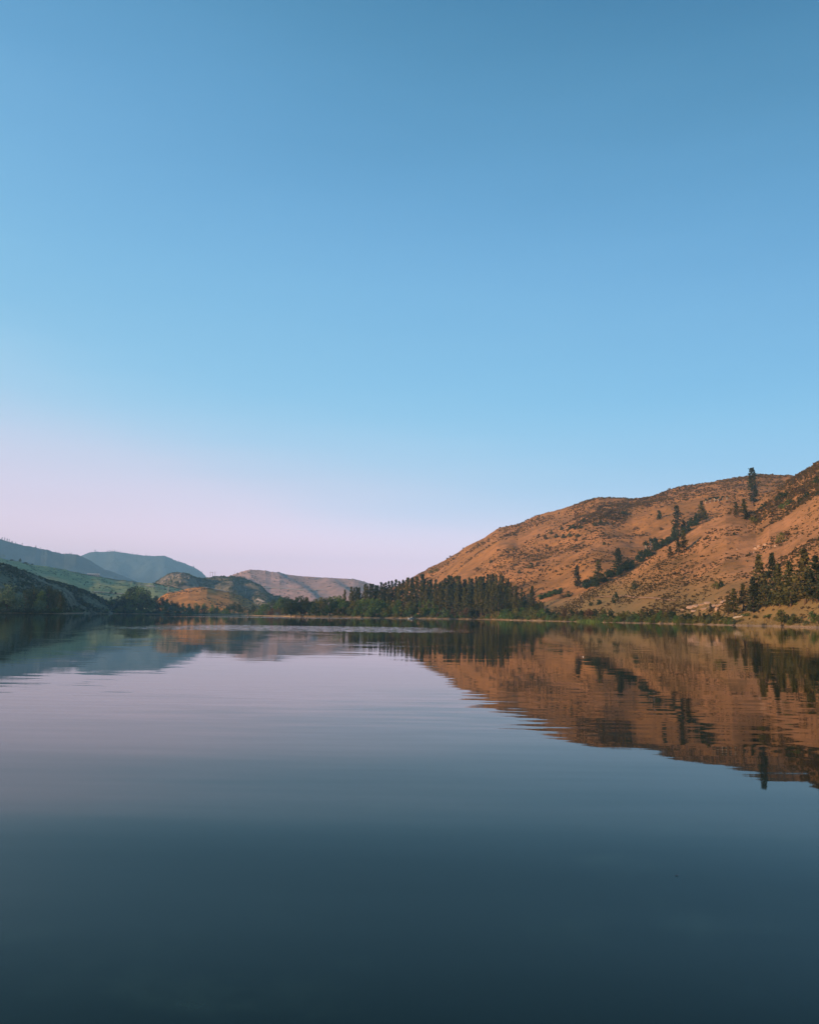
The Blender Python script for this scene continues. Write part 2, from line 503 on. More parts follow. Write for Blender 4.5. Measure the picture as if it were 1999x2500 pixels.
H_KNOLL = Hill([(330, 1475), (360, 1440), (382, 1422.5), (396, 1415), (411, 1406.5), (425, 1402.8), (437, 1401.6), (451.5, 1405), (472, 1408), (495, 1411.5), (530, 1412),
                (553, 1409.5), (570, 1406.5), (588, 1408), (602, 1415), (620, 1426), (640, 1437), (654.5, 1447), (669, 1454.4), (683.5, 1457), (720, 1470), (790, 1490)],
               [(330, 1700), (480, 1700), (600, 1650), (790, 1450)], [(330, 1400), (600, 1380), (790, 1230)], 350, amp=11, wl=70, spur=9, spur_l=90, seed=31, crest_noise=1.6)
H_FIELD = Hill([(-2600, 1255), (-1500, 1270), (-800, 1300), (-300, 1335), (0, 1362.6), (29, 1368.5), (58, 1374), (87, 1380), (122, 1384), (162, 1391.7), (203, 1400), (220, 1404.7), (246.5, 1407.6),
                (275.5, 1414), (313, 1418), (339, 1422), (377, 1425), (420, 1434), (480, 1447), (560, 1462), (640, 1480), (680, 1488)],
               [(-2600, 1000), (-800, 1150), (0, 1400), (350, 1450), (680, 1300)], [(-2600, 600), (-300, 800), (150, 860), (350, 900), (680, 950)], 330, amp=5, wl=120, spur=0, spur_l=200, seed=41, crest_noise=0.8)
H_SCRUB = Hill([(-2600, 1190), (-1500, 1210), (-900, 1245), (-400, 1305), (-150, 1348), (0, 1373), (29, 1383), (58, 1393), (87, 1404.7), (116, 1416), (145, 1422), (174, 1431), (203, 1439.5), (232, 1451),
                (252, 1463), (280, 1480), (310, 1490)],
               [(-2600, 640), (-400, 700), (0, 760), (150, 840), (310, 860)], [(-2600, 470), (0, 520), (155, 545), (185, 720), (310, 850)], 180, amp=3.5, wl=45, spur=3, spur_l=60, seed=51, crest_noise=0.6)
H_MOUND = Hill([(330, 1490), (365, 1478), (380, 1468), (395, 1455), (411, 1446.7), (433, 1444), (462, 1436), (489, 1433), (506, 1433.7), (530, 1440), (561.5, 1446), (590, 1455), (608, 1464),
                (622, 1474), (650, 1487), (680, 1492)],
               [(330, 1080), (680, 1080)], [(330, 930), (680, 900)], 160, amp=1.6, wl=35, spur=0.0, spur_l=45, seed=61, crest_noise=0.4, p=0.85)
BACK_SKY = [(700, 1496), (780, 1490), (850, 1472), (930, 1447), (980, 1425), (1009, 1409), (1043.6, 1389), (1101.5, 1359), (1136, 1336), (1183, 1312.6), (1217.5, 1289), (1264, 1280), (1310, 1258),
            (1368, 1243), (1414.6, 1227), (1461, 1214), (1507, 1215), (1542, 1217.5), (1588.5, 1211.7), (1658, 1187), (1716, 1180), (1774, 1169), (1843.6, 1158),
            (1925, 1159.5), (1960, 1165), (1999, 1172), (2300, 1190), (2900, 1230)]
H_BACK = Hill(BACK_SKY, [(700, 1000), (1009, 930), (1250, 860), (1460, 810), (1843, 800), (2900, 700)],
              [(700, 700), (1009, 650), (1250, 490), (1440, 425), (1600, 400), (1999, 360), (2900, 300)], 420, amp=6, wl=75, spur=1.6, spur_l=85, seed=72, crest_noise=0.7, p=0.97)
NEAR_SKY = [(1230, 1496), (1260, 1489), (1320, 1474), (1343, 1467), (1401, 1457), (1435.6, 1440), (1477, 1426), (1517, 1410), (1551.6, 1389), (1602.6, 1352), (1650, 1322), (1679, 1304),
            (1711, 1280.6), (1739, 1266.7), (1771, 1247), (1800, 1238), (1843, 1229), (1857, 1218), (1873, 1201), (1908, 1190), (1924, 1176), (1947, 1156.7), (1963.5, 1147),
            (1979.6, 1138), (1999, 1124), (2100, 1070), (2300, 1010), (2600, 980), (3000, 960)]


def near_extra(th, r, u):
    x, y = r * np.sin(th), r * np.cos(th)
    z = 0
    for px, dr, a, w in ((1885, 20, 2.6, 9.0), (1990, 24, 2.0, 12.0)):
        t = float(az(px)); rr = float(shore_r(np.array([t]))[0]) + dr
        cx, cy_ = rr * math.sin(t), rr * math.cos(t)
        z = z + smooth(u * 12) * a * np.exp(-((x - cx) ** 2 + (y - cy_) ** 2) / (w * w))
    return z


H_NEAR = Hill(NEAR_SKY, [(1230, 520), (1340, 480), (1435, 440), (1600, 415), (1771, 440), (1870, 470), (1999, 500), (3000, 420)],
              [(a, b + 9) for a, b in ((1230, 480), (1250, 450), (1350, 385), (1440, 347), (1500, 315), (1600, 294), (1700, 278), (1770, 257), (1870, 236), (1999, 200), (2300, 150), (3000, 110))],
              120, amp=2.6, wl=38, spur=0, spur_l=42, seed=83, crest_noise=0.5, p=1.06, extra=near_extra)
HILLS = [H_MTN_FAR, H_MTN_NEAR, H_FARHILL, H_KNOLL, H_FIELD, H_SCRUB, H_MOUND, H_BACK, H_NEAR]


def terrain(th, r, hills=None):
    th = np.asarray(th, float); r = np.asarray(r, float)
    z = ground_h(th, r)
    for h in (hills or HILLS):
        zz = h.h(th, r)
        ok = (th > h.t0) & (th < h.t1)
        z = np.where(ok, np.maximum(z, zz), z)
    return z


_RS = np.concatenate([np.arange(120, 900, 1.0), np.arange(900, 2000, 3.0), np.arange(2000, 6500, 12.0)])


def hit(px, py, hills=None, rmin=120.0):
    """first place where the sight line through a photo pixel meets the land"""
    th, te = pdir(px, py)
    th = float(th); te = float(te)
    rs = _RS[_RS >= rmin]
    z = terrain(np.full_like(rs, th), rs, hills)
    k = np.nonzero(z >= CAM_H + te * rs)[0]
    r = rs[k[0]] if len(k) else rs[np.argmax((z - CAM_H) / rs)]
    return th, float(r)


def pos(th, r, dz=0.0, hills=None):
    z = float(terrain(np.array([th]), np.array([r]), hills)[0])
    return Vector((r * math.sin(th), r * math.cos(th), z + dz))


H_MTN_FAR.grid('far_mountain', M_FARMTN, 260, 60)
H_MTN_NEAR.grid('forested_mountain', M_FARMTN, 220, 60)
H_FARHILL.grid('pale_far_hill', M_FARHILL, 420, 120)
H_KNOLL.grid('rocky_knoll_hill', M_KNOLL, 320, 130)
H_FIELD.grid('green_hillside', M_LEFTFIELD, 360, 90)
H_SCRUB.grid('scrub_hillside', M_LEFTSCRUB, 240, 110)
H_MOUND.grid('orange_mound_hill', M_MOUND, 240, 80)
H_BACK.grid('dry_hill', M_SUNHILL, 640, 240)
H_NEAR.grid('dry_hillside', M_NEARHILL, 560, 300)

# ground sheet: lake bed, shore, plain out to the horizon
M_GROUND, nt, b = new_mat('shore_ground', 0.95)
b.inputs['Specular IOR Level'].default_value = 0.1
g = nt.nodes.new('ShaderNodeNewGeometry')
sx = nt.nodes.new('ShaderNodeSeparateXYZ'); nt.links.new(g.outputs['Position'], sx.inputs[0])
nz = nt.nodes.new('ShaderNodeTexNoise'); nz.inputs['Scale'].default_value = 0.15; nz.inputs['Detail'].default_value = 6
nt.links.new(g.outputs['Position'], nz.inputs['Vector'])
ad = nt.nodes.new('ShaderNodeMath'); ad.operation = 'MULTIPLY_ADD'; ad.inputs[1].default_value = 0.9; ad.inputs[2].default_value = -0.45
nt.links.new(nz.outputs['Fac'], ad.inputs[0])
ad2 = nt.nodes.new('ShaderNodeMath'); ad2.operation = 'ADD'
nt.links.new(sx.outputs['Z'], ad2.inputs[0]); nt.links.new(ad.outputs[0], ad2.inputs[1])
rp = nt.nodes.new('ShaderNodeValToRGB')
rp.color_ramp.elements[0].position = 0.18; rp.color_ramp.elements[0].color = (0.05, 0.055, 0.04, 1)
rp.color_ramp.elements[1].position = 0.9; rp.color_ramp.elements[1].color = (0.10, 0.095, 0.05, 1)
e = rp.color_ramp.elements.new(0.26); e.color = (0.30, 0.20, 0.12, 1)
e = rp.color_ramp.elements.new(0.50); e.color = (0.40, 0.27, 0.16, 1)
e = rp.color_ramp.elements.new(0.66); e.color = (0.085, 0.08, 0.045, 1)
mr = nt.nodes.new('ShaderNodeMapRange'); mr.inputs['From Min'].default_value = -0.4; mr.inputs['From Max'].default_value = 1.1
nt.links.new(ad2.outputs[0], mr.inputs['Value']); nt.links.new(mr.outputs[0], rp.inputs[0])
nt.links.new(rp.outputs[0], b.inputs['Base Color'])
T = np.unique(np.concatenate([np.linspace(-math.pi, math.pi, 181), np.linspace(float(az(-60)), float(az(2060)), 700)]))
D = np.concatenate([-np.array([4, 8, 15, 28, 60]) * 1.0, np.array([0, 1, 2, 3, 4.5, 7, 11, 18, 30, 60, 120, 300, 800, 1800, 3400, 5400])])
D.sort()
TT, DD = np.meshgrid(T, D, indexing='ij')
RR = np.maximum(shore_r(TT) + DD, 0.05 + 0.001 * (DD + 61))
RR = np.where(DD <= -60, 0.0, RR)
Z = np.where(RR < 1.0, np.where(DD < 0, -0.3, 0.0), ground_h(TT, np.maximum(RR, 0.5)))
near = shore_r(TT) < 40
V = np.stack([RR * np.sin(TT), RR * np.cos(TT), Z], -1).reshape(-1, 3)
a, bb = TT.shape
i = np.arange(a * bb).reshape(a, bb)
F = np.stack([i[:-1, :-1], i[1:, :-1], i[1:, 1:], i[:-1, 1:]], -1).reshape(-1, 4)
o = link('ground', make_mesh('ground', V, F, M_GROUND, None, True)); o['kind'] = 'structure'

# ------------------------------------------------------------------ water
M_WATER, nt, b = new_mat('lake_water', 0.022)
N, K = nt.nodes, nt.links.new
b.inputs['IOR'].default_value = 1.27
b.inputs['Specular IOR Level'].default_value = 0.25
g = N.new('ShaderNodeNewGeometry')


def w_noise(scale, stretch, detail, off=0.0, rough=0.5):
    mp = N.new('ShaderNodeMapping'); mp.inputs['Scale'].default_value = stretch; mp.inputs['Location'].default_value = (off, off * 0.7, off)
    K(g.outputs['Position'], mp.inputs['Vector'])
    n = N.new('ShaderNodeTexNoise'); n.inputs['Scale'].default_value = scale; n.inputs['Detail'].default_value = detail
    n.inputs['Roughness'].default_value = rough
    K(mp.outputs[0], n.inputs['Vector'])
    return n


def w_math(op, a, c=None, d=None):
    m = N.new('ShaderNodeMath'); m.operation = op
    for k, v in enumerate((a, c, d)):
        if v is None: continue
        if isinstance(v, (int, float)): m.inputs[k].default_value = v
        else: K(v, m.inputs[k])
    return m.outputs[0]


def w_step(v, lo, hi):
    r = N.new('ShaderNodeMapRange'); r.interpolation_type = 'SMOOTHSTEP'
    r.inputs['From Min'].default_value = lo; r.inputs['From Max'].default_value = hi
    K(v, r.inputs['Value'])
    return r.outputs[0]


def w_slope(n, amp):
    s = N.new('ShaderNodeSeparateColor'); K(n.outputs['Color'], s.inputs[0])
    return (w_math('MULTIPLY', w_math('SUBTRACT', s.outputs[0], 0.5), amp),
            w_math('MULTIPLY', w_math('SUBTRACT', s.outputs[1], 0.5), amp))


sep = N.new('ShaderNodeSeparateXYZ'); K(g.outputs['Position'], sep.inputs[0])
X_, Y_ = sep.outputs[0], sep.outputs[1]
ripA = w_slope(w_noise(3.6, (0.13, 1.0, 1.0), 2.5, 3.0), 0.055)      # long crested ripples
ripB = w_slope(w_noise(6.5, (0.16, 1.0, 1.0), 2.0, 11.0), 0.030)
swell = w_slope(w_noise(0.5, (0.2, 1.0, 1.0), 1.0, 7.0), 0.12)    # slow swell
ruf = w_slope(w_noise(4.0, (0.5, 1.0, 1.0), 3.0, 21.0), 0.34)        # wind ruffled streaks
patch = w_step(w_noise(0.07, (0.35, 1.0, 1.0), 3.0, 31.0).outputs['Fac'], 0.42, 0.66)
edge = w_noise(0.10, (0.35, 1.6, 1.0), 4.0, 41.0).outputs['Fac']
yw = w_math('ADD', Y_, w_math('MULTIPLY', w_math('SUBTRACT', edge, 0.5), 14.0))


def band(y0, y1, soft, x0, x1, xs):
    a = w_math('MULTIPLY', w_step(yw, y0 - soft, y0 + soft), w_math('SUBTRACT', 1.0, w_step(yw, y1 - soft, y1 + soft)))
    c = w_math('MULTIPLY', w_step(X_, x0 - xs, x0 + xs), w_math('SUBTRACT', 1.0, w_step(X_, x1 - xs, x1 + xs)))
    return w_math('MULTIPLY', a, c)


b1 = band(62, 92, 5, -22, 5, 6)
b2 = band(300, 400, 8, -90, 42, 12)
rough_mask = w_math('MAXIMUM', b1, b2)
near_m = w_math('MULTIPLY', w_step(Y_, 5, 14), w_math('SUBTRACT', 1.0, w_step(Y_, 50, 100)))
ramp_m = w_math('MULTIPLY_ADD', w_math('MULTIPLY', patch, near_m), 0.75, 0.25)
near_s = w_math('MULTIPLY_ADD', w_math('SUBTRACT', 1.0, w_step(Y_, 1.5, 10)), 0.97, 0.03)
nx = w_math('ADD', w_math('ADD', w_math('MULTIPLY', ripA[0], w_math('MULTIPLY', ramp_m, 0.3)), w_math('MULTIPLY', ripB[0], w_math('MULTIPLY', ramp_m, 0.5))),
            w_math('ADD', w_math('MULTIPLY', swell[0], 0.06), w_math('MULTIPLY', ruf[0], rough_mask)))
ny = w_math('ADD', w_math('ADD', w_math('MULTIPLY', ripA[1], ramp_m), w_math('MULTIPLY', ripB[1], ramp_m)),
            w_math('ADD', w_math('MULTIPLY', swell[1], near_s), w_math('MULTIPLY', ruf[1], rough_mask)))
cmb = N.new('ShaderNodeCombineXYZ'); K(nx, cmb.inputs[0]); K(ny, cmb.inputs[1]); cmb.inputs[2].default_value = 1.0
nrm = N.new('ShaderNodeVectorMath'); nrm.operation = 'NORMALIZE'; K(cmb.outputs[0], nrm.inputs[0])
K(nrm.outputs[0], b.inputs['Normal'])
weed = w_step(w_noise(1.5, (0.8, 1.0, 1.0), 8.0, 51.0, 0.66).outputs['Fac'], 0.54, 0.82)   # faint weed under the surface
mx = N.new('ShaderNodeMix'); mx.data_type = 'RGBA'
mx.inputs[6].default_value = (0.004, 0.0135, 0.0075, 1); mx.inputs[7].default_value = (0.020, 0.042, 0.028, 1)
K(weed, mx.inputs[0]); K(mx.outputs[2], b.inputs['Base Color'])
ang = np.linspace(0, 2 * math.pi, 97)[:-1]
V = np.concatenate([[[0, 300, 0]], np.stack([1500 * np.cos(ang), 300 + 1500 * np.sin(ang), 0 * ang], -1)])
F = np.array([[0, 1 + k, 1 + (k + 1) % 96] for k in range(96)])
o = link('lake_water', make_mesh('lake_water', V, F, M_WATER)); o['kind'] = 'structure'


# ------------------------------------------------------------------ plants: prototypes
def quads(P, size, rnd, up=0.3, asp=0.7):
    """leaf sprays: one irregular quad at each point"""
    n = len(P)
    a = rnd.normal(size=(n, 3)); a /= np.linalg.norm(a, axis=1)[:, None]
    b_ = rnd.normal(size=(n, 3)); b_[:, 2] *= up
    b_ -= a * (a * b_).sum(1)[:, None]; b_ /= np.linalg.norm(b_, axis=1)[:, None]
    s = size * rnd.uniform(0.6, 1.25, n)[:, None]
    j = rnd.uniform(0.6, 1.2, (n, 4, 1))
    V = np.stack([P + a * s * j[:, 0] * 0.5, P + b_ * s * asp * j[:, 1] * 0.5, P - a * s * j[:, 2] * 0.5, P - b_ * s * asp * j[:, 3] * 0.5], 1).reshape(-1, 3)
    F = np.arange(n * 4).reshape(n, 4)
    return V, F


def trunk_mesh(name, H, r, mat, rnd, bend=0.15, limbs=()):
    m = MB()
    n = 6
    bx, by = rnd.uniform(-bend, bend, 2)
    pts = [(bx * (k / n) ** 2 * 3, by * (k / n) ** 2 * 3, -0.8 + (H + 0.8) * k / n) for k in range(n + 1)]
    m.tube(pts, [r * (1.25 if k == 0 else 1 - 0.9 * k / n) for k in range(n + 1)], 7)
    for (p, q, rr) in limbs:
        mid = [(p[i_] + q[i_]) / 2 + (0.12 * abs(q[2] - p[2]) if i_ == 2 else 0) for i_ in range(3)]
        m.tube([p, mid, q], [rr, rr * 0.7, rr * 0.3], 5)
    return m.mesh(name, mat, True)


def pine_proto(seed, H=20.0, rmax=3.0, low=0.16, dens=1.0, rounded=0.6, tuft=1.02):
    rnd = np.random.default_rng(seed)
    z = low * H
    P = []; limbs = []
    phase = rnd.uniform(0, 9)
    while z < H * 0.985:
        t = (z - low * H) / (H - low * H)
        env = (1 - t) ** rounded * min(1.0, 0.5 + 2.0 * t) + 0.05
        env *= 0.8 + 0.3 * math.sin(z * 1.3 + phase) * rnd.uniform(0.2, 1)
        nb = max(4, int(round((8.5 - 3.5 * t) * dens)))
        for k in range(nb):
            if rnd.random() < 0.14: continue
            a = rnd.uniform(0, 2 * math.pi)
            Lb = rmax * env * rnd.uniform(0.55, 1.18)
            up = -0.12 + 0.55 * t + rnd.uniform(-0.12, 0.15)
            for f in (0.3, 0.55, 0.78, 1.0):
                if f * Lb < 0.25 and t < 0.9: continue
                for q in range(2 if f > 0.5 else 1):
                    P.append((math.cos(a) * Lb * f + rnd.normal() * 0.22, math.sin(a) * Lb * f + rnd.normal() * 0.22,
                              z + up * Lb * f + rnd.normal() * 0.18))
            if Lb > 1.2 and rnd.random() < 0.5:
                limbs.append(((0, 0, z), (math.cos(a) * Lb * 0.85, math.sin(a) * Lb * 0.85, z + up * Lb * 0.85), 0.06))
        z += 0.62 * rnd.uniform(0.75, 1.3)
    for k in range(6):
        P.append((rnd.normal() * 0.1, rnd.normal() * 0.1, H - 0.1 - 0.25 * k))
    P = np.array(P)
    V, F = quads(P, tuft, rnd, 0.5, 0.62)
    tint = np.clip(np.repeat(0.5 + 0.5 * vnoise(P[:, 0] * 0.8 + P[:, 2] * 0.5, P[:, 1] * 0.8 + P[:, 2] * 0.9, seed), 1) * 0.6 + rnd.uniform(0, 0.4, len(P)), 0, 1)
    return dict(H=H, wide=1.15, crown=make_mesh('pine_crown', V, F, LEAF['needle'], tint), trunk=trunk_mesh('pine_trunk', H * 0.95, 0.30, M_BARK, rnd, 0.1, limbs[:26]))


def broad_proto(seed, H=10.0, W=8.0, lobes=11, n=1500, leaf=0.62, low=0.18, bark=None, upright=1.0):
    rnd = np.random.default_rng(seed)
    cen = []; limbs = []
    for k in range(lobes):
        a = rnd.uniform(0, 2 * math.pi); t = rnd.uniform(0, 1)
        rad = W * 0.5 * math.sqrt(rnd.uniform(0.02, 1)) * (1 - 0.62 * t ** 1.6) * 0.72
        zz = H * (low + 0.13 + (0.84 - low - 0.13) * t)
        s = rnd.uniform(0.16, 0.27) * W * (1.1 - 0.4 * t)
        cen.append((math.cos(a) * rad, math.sin(a) * rad, zz, s, s * rnd.uniform(0.65, 1.0) * upright))
    cen.append((0, 0, H * 0.86, W * 0.16, H * 0.12))
    P = []; T_ = []
    for (cx, cy_, cz, s, sz) in cen:
        m_ = int(n / len(cen) * (s / (0.21 * W)) ** 1.5)
        d = rnd.normal(size=(m_, 3)); d /= np.linalg.norm(d, axis=1)[:, None]
        rr = (rnd.uniform(0.25, 1.0, m_) ** 0.45)[:, None]
        rr = rr * (1 + 0.25 * rnd.normal(size=(m_, 1)) * 0.5)
        p = d * rr * np.array([s, s, sz]) + np.array([cx, cy_, cz])
        P.append(p); T_.append(np.full(m_, rnd.uniform(0, 1)))
        if rnd.random() < 0.75:
            limbs.append(((0, 0, H * rnd.uniform(0.12, 0.3)), (cx * 0.8, cy_ * 0.8, cz), 0.05 * H / 4))
    P = np.concatenate(P); T_ = np.concatenate(T_)
    k = (P[:, 2] > 0.05)
    P, T_ = P[k], T_[k]
    V, F = quads(P, leaf, rnd, 0.8, 0.75)
    tint = np.clip(0.55 * T_ + 0.45 * rnd.uniform(0, 1, len(P)), 0, 1)
    return dict(H=H, W=W, crown=make_mesh('tree_crown', V, F, LEAF['green'], tint), trunk=trunk_mesh('tree_trunk', H * 0.75, 0.022 * H, bark or M_BARK, rnd, 0.2, limbs))


PINES = [pine_proto(100 + k, 20, 3.1 + 0.3 * (k % 4), (0.14, 0.2, 0.26, 0.1)[k % 4], (1.0, 0.9, 0.85, 1.15)[k % 4], (0.98, 0.88, 1.05, 1.15)[k % 4]) for k in range(7)]
BROAD_PINES = [pine_proto(140 + k, 18, 4.3 + 0.4 * k, (0.1, 0.13, 0.08)[k], 1.3, 1.05, 1.05) for k in range(3)]
LEAN_PINES = [pine_proto(150 + k, 20, 2.2, 0.08, 1.2, 0.42, 0.9) for k in range(2)]
BROADS = [broad_proto(200 + k, 10, 7.5 + (k % 3), 11 + k % 4, 1500) for k in range(6)]
UPRIGHTS = [broad_proto(220 + k, 12, 5.0, 12, 1300, 0.6, 0.12, None, 1.5) for k in range(3)]
ASPENS = [broad_proto(230 + k, 10, 5.0, 9, 700, 0.6, 0.45, M_PALEBARK) for k in range(3)]
WILLOWS = [broad_proto(240 + k, 14, 16, 22, 3600, 0.75, 0.04) for k in range(2)]
SHRUBS = [broad_proto(260 + k, 3, 4.2 + 0.4 * (k % 3), 9, 620, 0.42, -0.08) for k in range(6)]
TALLSHRUBS = [broad_proto(270 + k, 5, 4.0, 10, 800, 0.46, -0.06, None, 1.3) for k in range(4)]

ITEMS = []      # every plant, for labels at the end


def plant(protos, kind, cat, loc, H, W=None, tone='green', where='', group='', parts=True, crownname='crown', px=0.0, sizew=None):
    pr = protos[rng.integers(len(protos))]
    sH = H / pr['H']
    sW = sH * pr.get('wide', 1.0) if W is None else W / pr.get('W', pr['H'])
    o = bpy.data.objects.new(kind, None if parts else pr['crown'])
    C.objects.link(o)
    o.location = loc
    o.rotation_euler = (0, 0, rng.uniform(0, 6.283))
    o.scale = (sW, sW, sH)
    if parts:
        for nm, me in ((crownname, pr['crown']), ('trunk' if crownname == 'crown' else 'stem', pr['trunk'])):
            c = link(nm, me, o)
            if nm == crownname:
                c.material_slots[0].link = 'OBJECT'; c.material_slots[0].material = LEAF[tone]
    else:
        o.material_slots[0].link = 'OBJECT'; o.material_slots[0].material = LEAF[tone]
    o['category'] = cat
    if group: o['group'] = group
    ITEMS.append(dict(o=o, kind=kind, tone=tone, where=where, group=group, px=px, H=H, W=W or 0, size=sizew))
    return o


def by_top(protos, kind, cat, px, py_top, Dist, tone, where, group, wk=None, py_base=None, hills=None, **kw):
    """a plant whose top shows at a photo pixel, standing at a given distance"""
    th, te = pdir(px, py_top)
    th = float(th)
    base = pos(th, Dist, -0.15, hills)
    H = CAM_H + float(te) * Dist - base.z
    H = max(H, 1.0)
    return plant(protos, kind, cat, base, H, None if wk is None else wk, tone, where, group, px=px, **kw)


def by_base(protos, kind, cat, px, py_top, py_base, tone, where, group, wpx=None, rmin=120.0, sink=0.1, **kw):
    th, r = hit(px, py_base, rmin=rmin)
    base = pos(th, r, -sink)
    H = max(0.6, (py_base - py_top) * r / FPX + sink)
    return plant(protos, kind, cat, base, H, None if wpx is None else wpx * r / FPX, tone, where, group, px=px, **kw)


# ------------------------------------------------------------------ the pine grove on the far shore
def grove_bin(px):
    for lim, ph in ((884, 'at the low left end of the grove'), (926, 'in the grove below the far hill tail'),
                    (972, 'in the grove left of the boat'), (1022, 'in the grove behind the boat'),
                    (1072, 'in the grove right of the boat'), (1130, 'in the middle of the grove'),
                    (1180, 'in the grove right of its middle'), (1215, 'at the top of the grove')):
        if px < lim: return ph
    return 'at the right end of the grove'


def grove_d(px):
    return float(np.interp(px, [840, 1040, 1120, 1200, 1250], [612, 605, 572, 545, 500]))


GROVE = 'pines in the lakeside grove'
for px, py in [(842, 1439), (858, 1433), (865, 1434), (871, 1432), (877, 1433), (891.5, 1426), (897, 1430), (904.6, 1424), (910, 1426), (917.6, 1427), (922, 1428), (930.7, 1421), (936.5, 1424),
               (942, 1421), (949, 1418), (957, 1417), (966.7, 1414), (974.7, 1419), (984, 1415.5), (995, 1410), (1006.6, 1408), (1017.5, 1409), (1031, 1402), (1036, 1414), (1044, 1416), (1052, 1412),
               (1064, 1416), (1075.5, 1420), (1087, 1410), (1096, 1405), (1101, 1406), (1108, 1408), (1116, 1404.6), (1122, 1406), (1133, 1416), (1146, 1409), (1152, 1412), (1162, 1407.5),
               (1172, 1408), (1181, 1406), (1190, 1402), (1197, 1403), (1203, 1399), (1211, 1402), (1221.5, 1402.5), (1227, 1405), (1234.5, 1410.5), (1240, 1412), (1246, 1424)]:
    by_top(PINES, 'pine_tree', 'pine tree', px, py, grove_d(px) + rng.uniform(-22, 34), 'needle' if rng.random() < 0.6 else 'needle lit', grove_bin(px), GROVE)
for k in range(30):                       # front rows, lower
    px = 852 + 392 * (k + rng.uniform(0.1, 0.9)) / 30
    top = np.interp(px, [850, 900, 960, 1030, 1100, 1200, 1245], [1440, 1436, 1430, 1424, 1424, 1420, 1432]) + rng.uniform(0, 16)
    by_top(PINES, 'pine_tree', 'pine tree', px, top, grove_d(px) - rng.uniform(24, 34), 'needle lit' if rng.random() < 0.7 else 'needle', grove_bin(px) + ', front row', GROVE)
for k in range(30):                       # the dense right half
    px = 1060 + 184 * (k + rng.uniform(0.1, 0.9)) / 30
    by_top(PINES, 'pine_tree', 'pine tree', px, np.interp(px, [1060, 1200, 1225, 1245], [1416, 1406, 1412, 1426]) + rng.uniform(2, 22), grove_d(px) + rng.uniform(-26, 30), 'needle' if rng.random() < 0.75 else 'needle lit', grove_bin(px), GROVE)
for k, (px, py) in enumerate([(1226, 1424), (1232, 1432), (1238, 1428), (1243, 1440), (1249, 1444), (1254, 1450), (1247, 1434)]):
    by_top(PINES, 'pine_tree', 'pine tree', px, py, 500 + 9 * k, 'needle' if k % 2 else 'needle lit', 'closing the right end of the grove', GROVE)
for px, py, Dist, tone, lab in [(1259, 1429, 470, 'needle lit', 'tall lit pine standing apart just right of the lakeside grove'),
                                (1273.7, 1435, 478, 'needle', 'narrow dark pine second right of the lakeside grove'),
                                (1280, 1446, 484, 'needle', 'shorter narrow pine third right of the lakeside grove'),
                                (1299, 1430, 455, 'needle', 'broad dark spire shaped conifer at the foot of the gully, right of the grove'),
                                (1294, 1476, 440, 'needle lit', 'small pale green conifer in front of the broad dark conifer'),
                                (1321, 1468, 440, 'needle lit', 'small slim conifer just right of the broad dark conifer')]:
    o = by_top(BROAD_PINES if px == 1299 else PINES, 'pine_tree', 'pine tree', px, py, Dist, tone, '', 'pines right of the grove')
    ITEMS[-1]['label'] = lab

# ------------------------------------------------------------------ broadleaf trees and bushes of the far shore
def far_bin(px):
    for lim, ph in ((262, 'in the dark bank below the green hillside'), (318, 'in the dark bank below two field trees'), (365, 'at the top of the dark bank'),
                    (415, 'in the bank left of the orange mound'), (470, 'below the left half of the orange mound'), (545, 'below the top of the orange mound'),
                    (625, 'below the right half of the orange mound'), (700, 'below the dark knoll slope'), (760, 'below the striped far hill'),
                    (820, 'above the sandy spit, left half'), (880, 'above the sandy spit, right half'), (940, 'below the left end of the grove'), (985, 'on shore just left of the boat'),
                    (1045, 'on shore behind the white boat'), (1100, 'below the middle of the grove'), (1170, 'below the bare trunks of the grove'),
                    (1245, 'below the tallest grove pines')):
        if px < lim: return ph
    return 'on the shore right of the grove'


BANK = 'trees and bushes along the far shore'
prof = [(160, 1468), (230, 1463), (244.5, 1465.6), (259, 1460), (273.5, 1454), (288, 1452.5), (300, 1451), (310, 1442), (323, 1429), (331.5, 1426.4), (340, 1430), (350, 1434), (359, 1438), (365, 1448), (382, 1452),
        (397, 1455), (408, 1459), (420, 1464), (433, 1467), (447.5, 1470), (462, 1471), (480, 1470), (500, 1470), (518, 1473), (531, 1478), (547, 1483), (561, 1473), (573, 1468), (583, 1473), (593, 1483), (608, 1484), (619, 1476),
        (641, 1473), (655, 1468), (670, 1461), (685, 1455), (700, 1453)]
for k, (px, py) in enumerate(prof):
    Ds = float(shore_r(az(np.array([px])))[0])
    tone = ('dark green', 'green', 'dark green')[k % 3] if px < 440 else ('green' if px < 540 else ('dark green' if px < 630 else ('dark green', 'green')[k % 2]))
    if 440 < px < 455 or 515 < px < 520: tone = 'lime green'
    by_top(BROADS, 'broadleaf_tree', 'tree', px, py + 1, Ds + rng.uniform(28, 50), tone, far_bin(px), BANK)
for k in range(42):                        # lower front row
    px = 165 + 470 * (k + rng.uniform(0.2, 0.8)) / 42
    Ds = float(shore_r(az(np.array([px])))[0])
    top = np.interp(px, [160, 230, 330, 400, 480, 560, 640], [1480, 1478, 1474, 1478, 1484, 1488, 1488]) + rng.uniform(-4, 8)
    by_top(SHRUBS if k % 3 else BROADS, 'shore_bush', 'bush', px, top, Ds + rng.uniform(9, 24), ('dark green', 'dark green', 'green', 'grey green')[rng.integers(4)] if px < 540 else ('green', 'olive', 'grey green')[rng.integers(3)],
           far_bin(px), BANK, crownname='foliage')
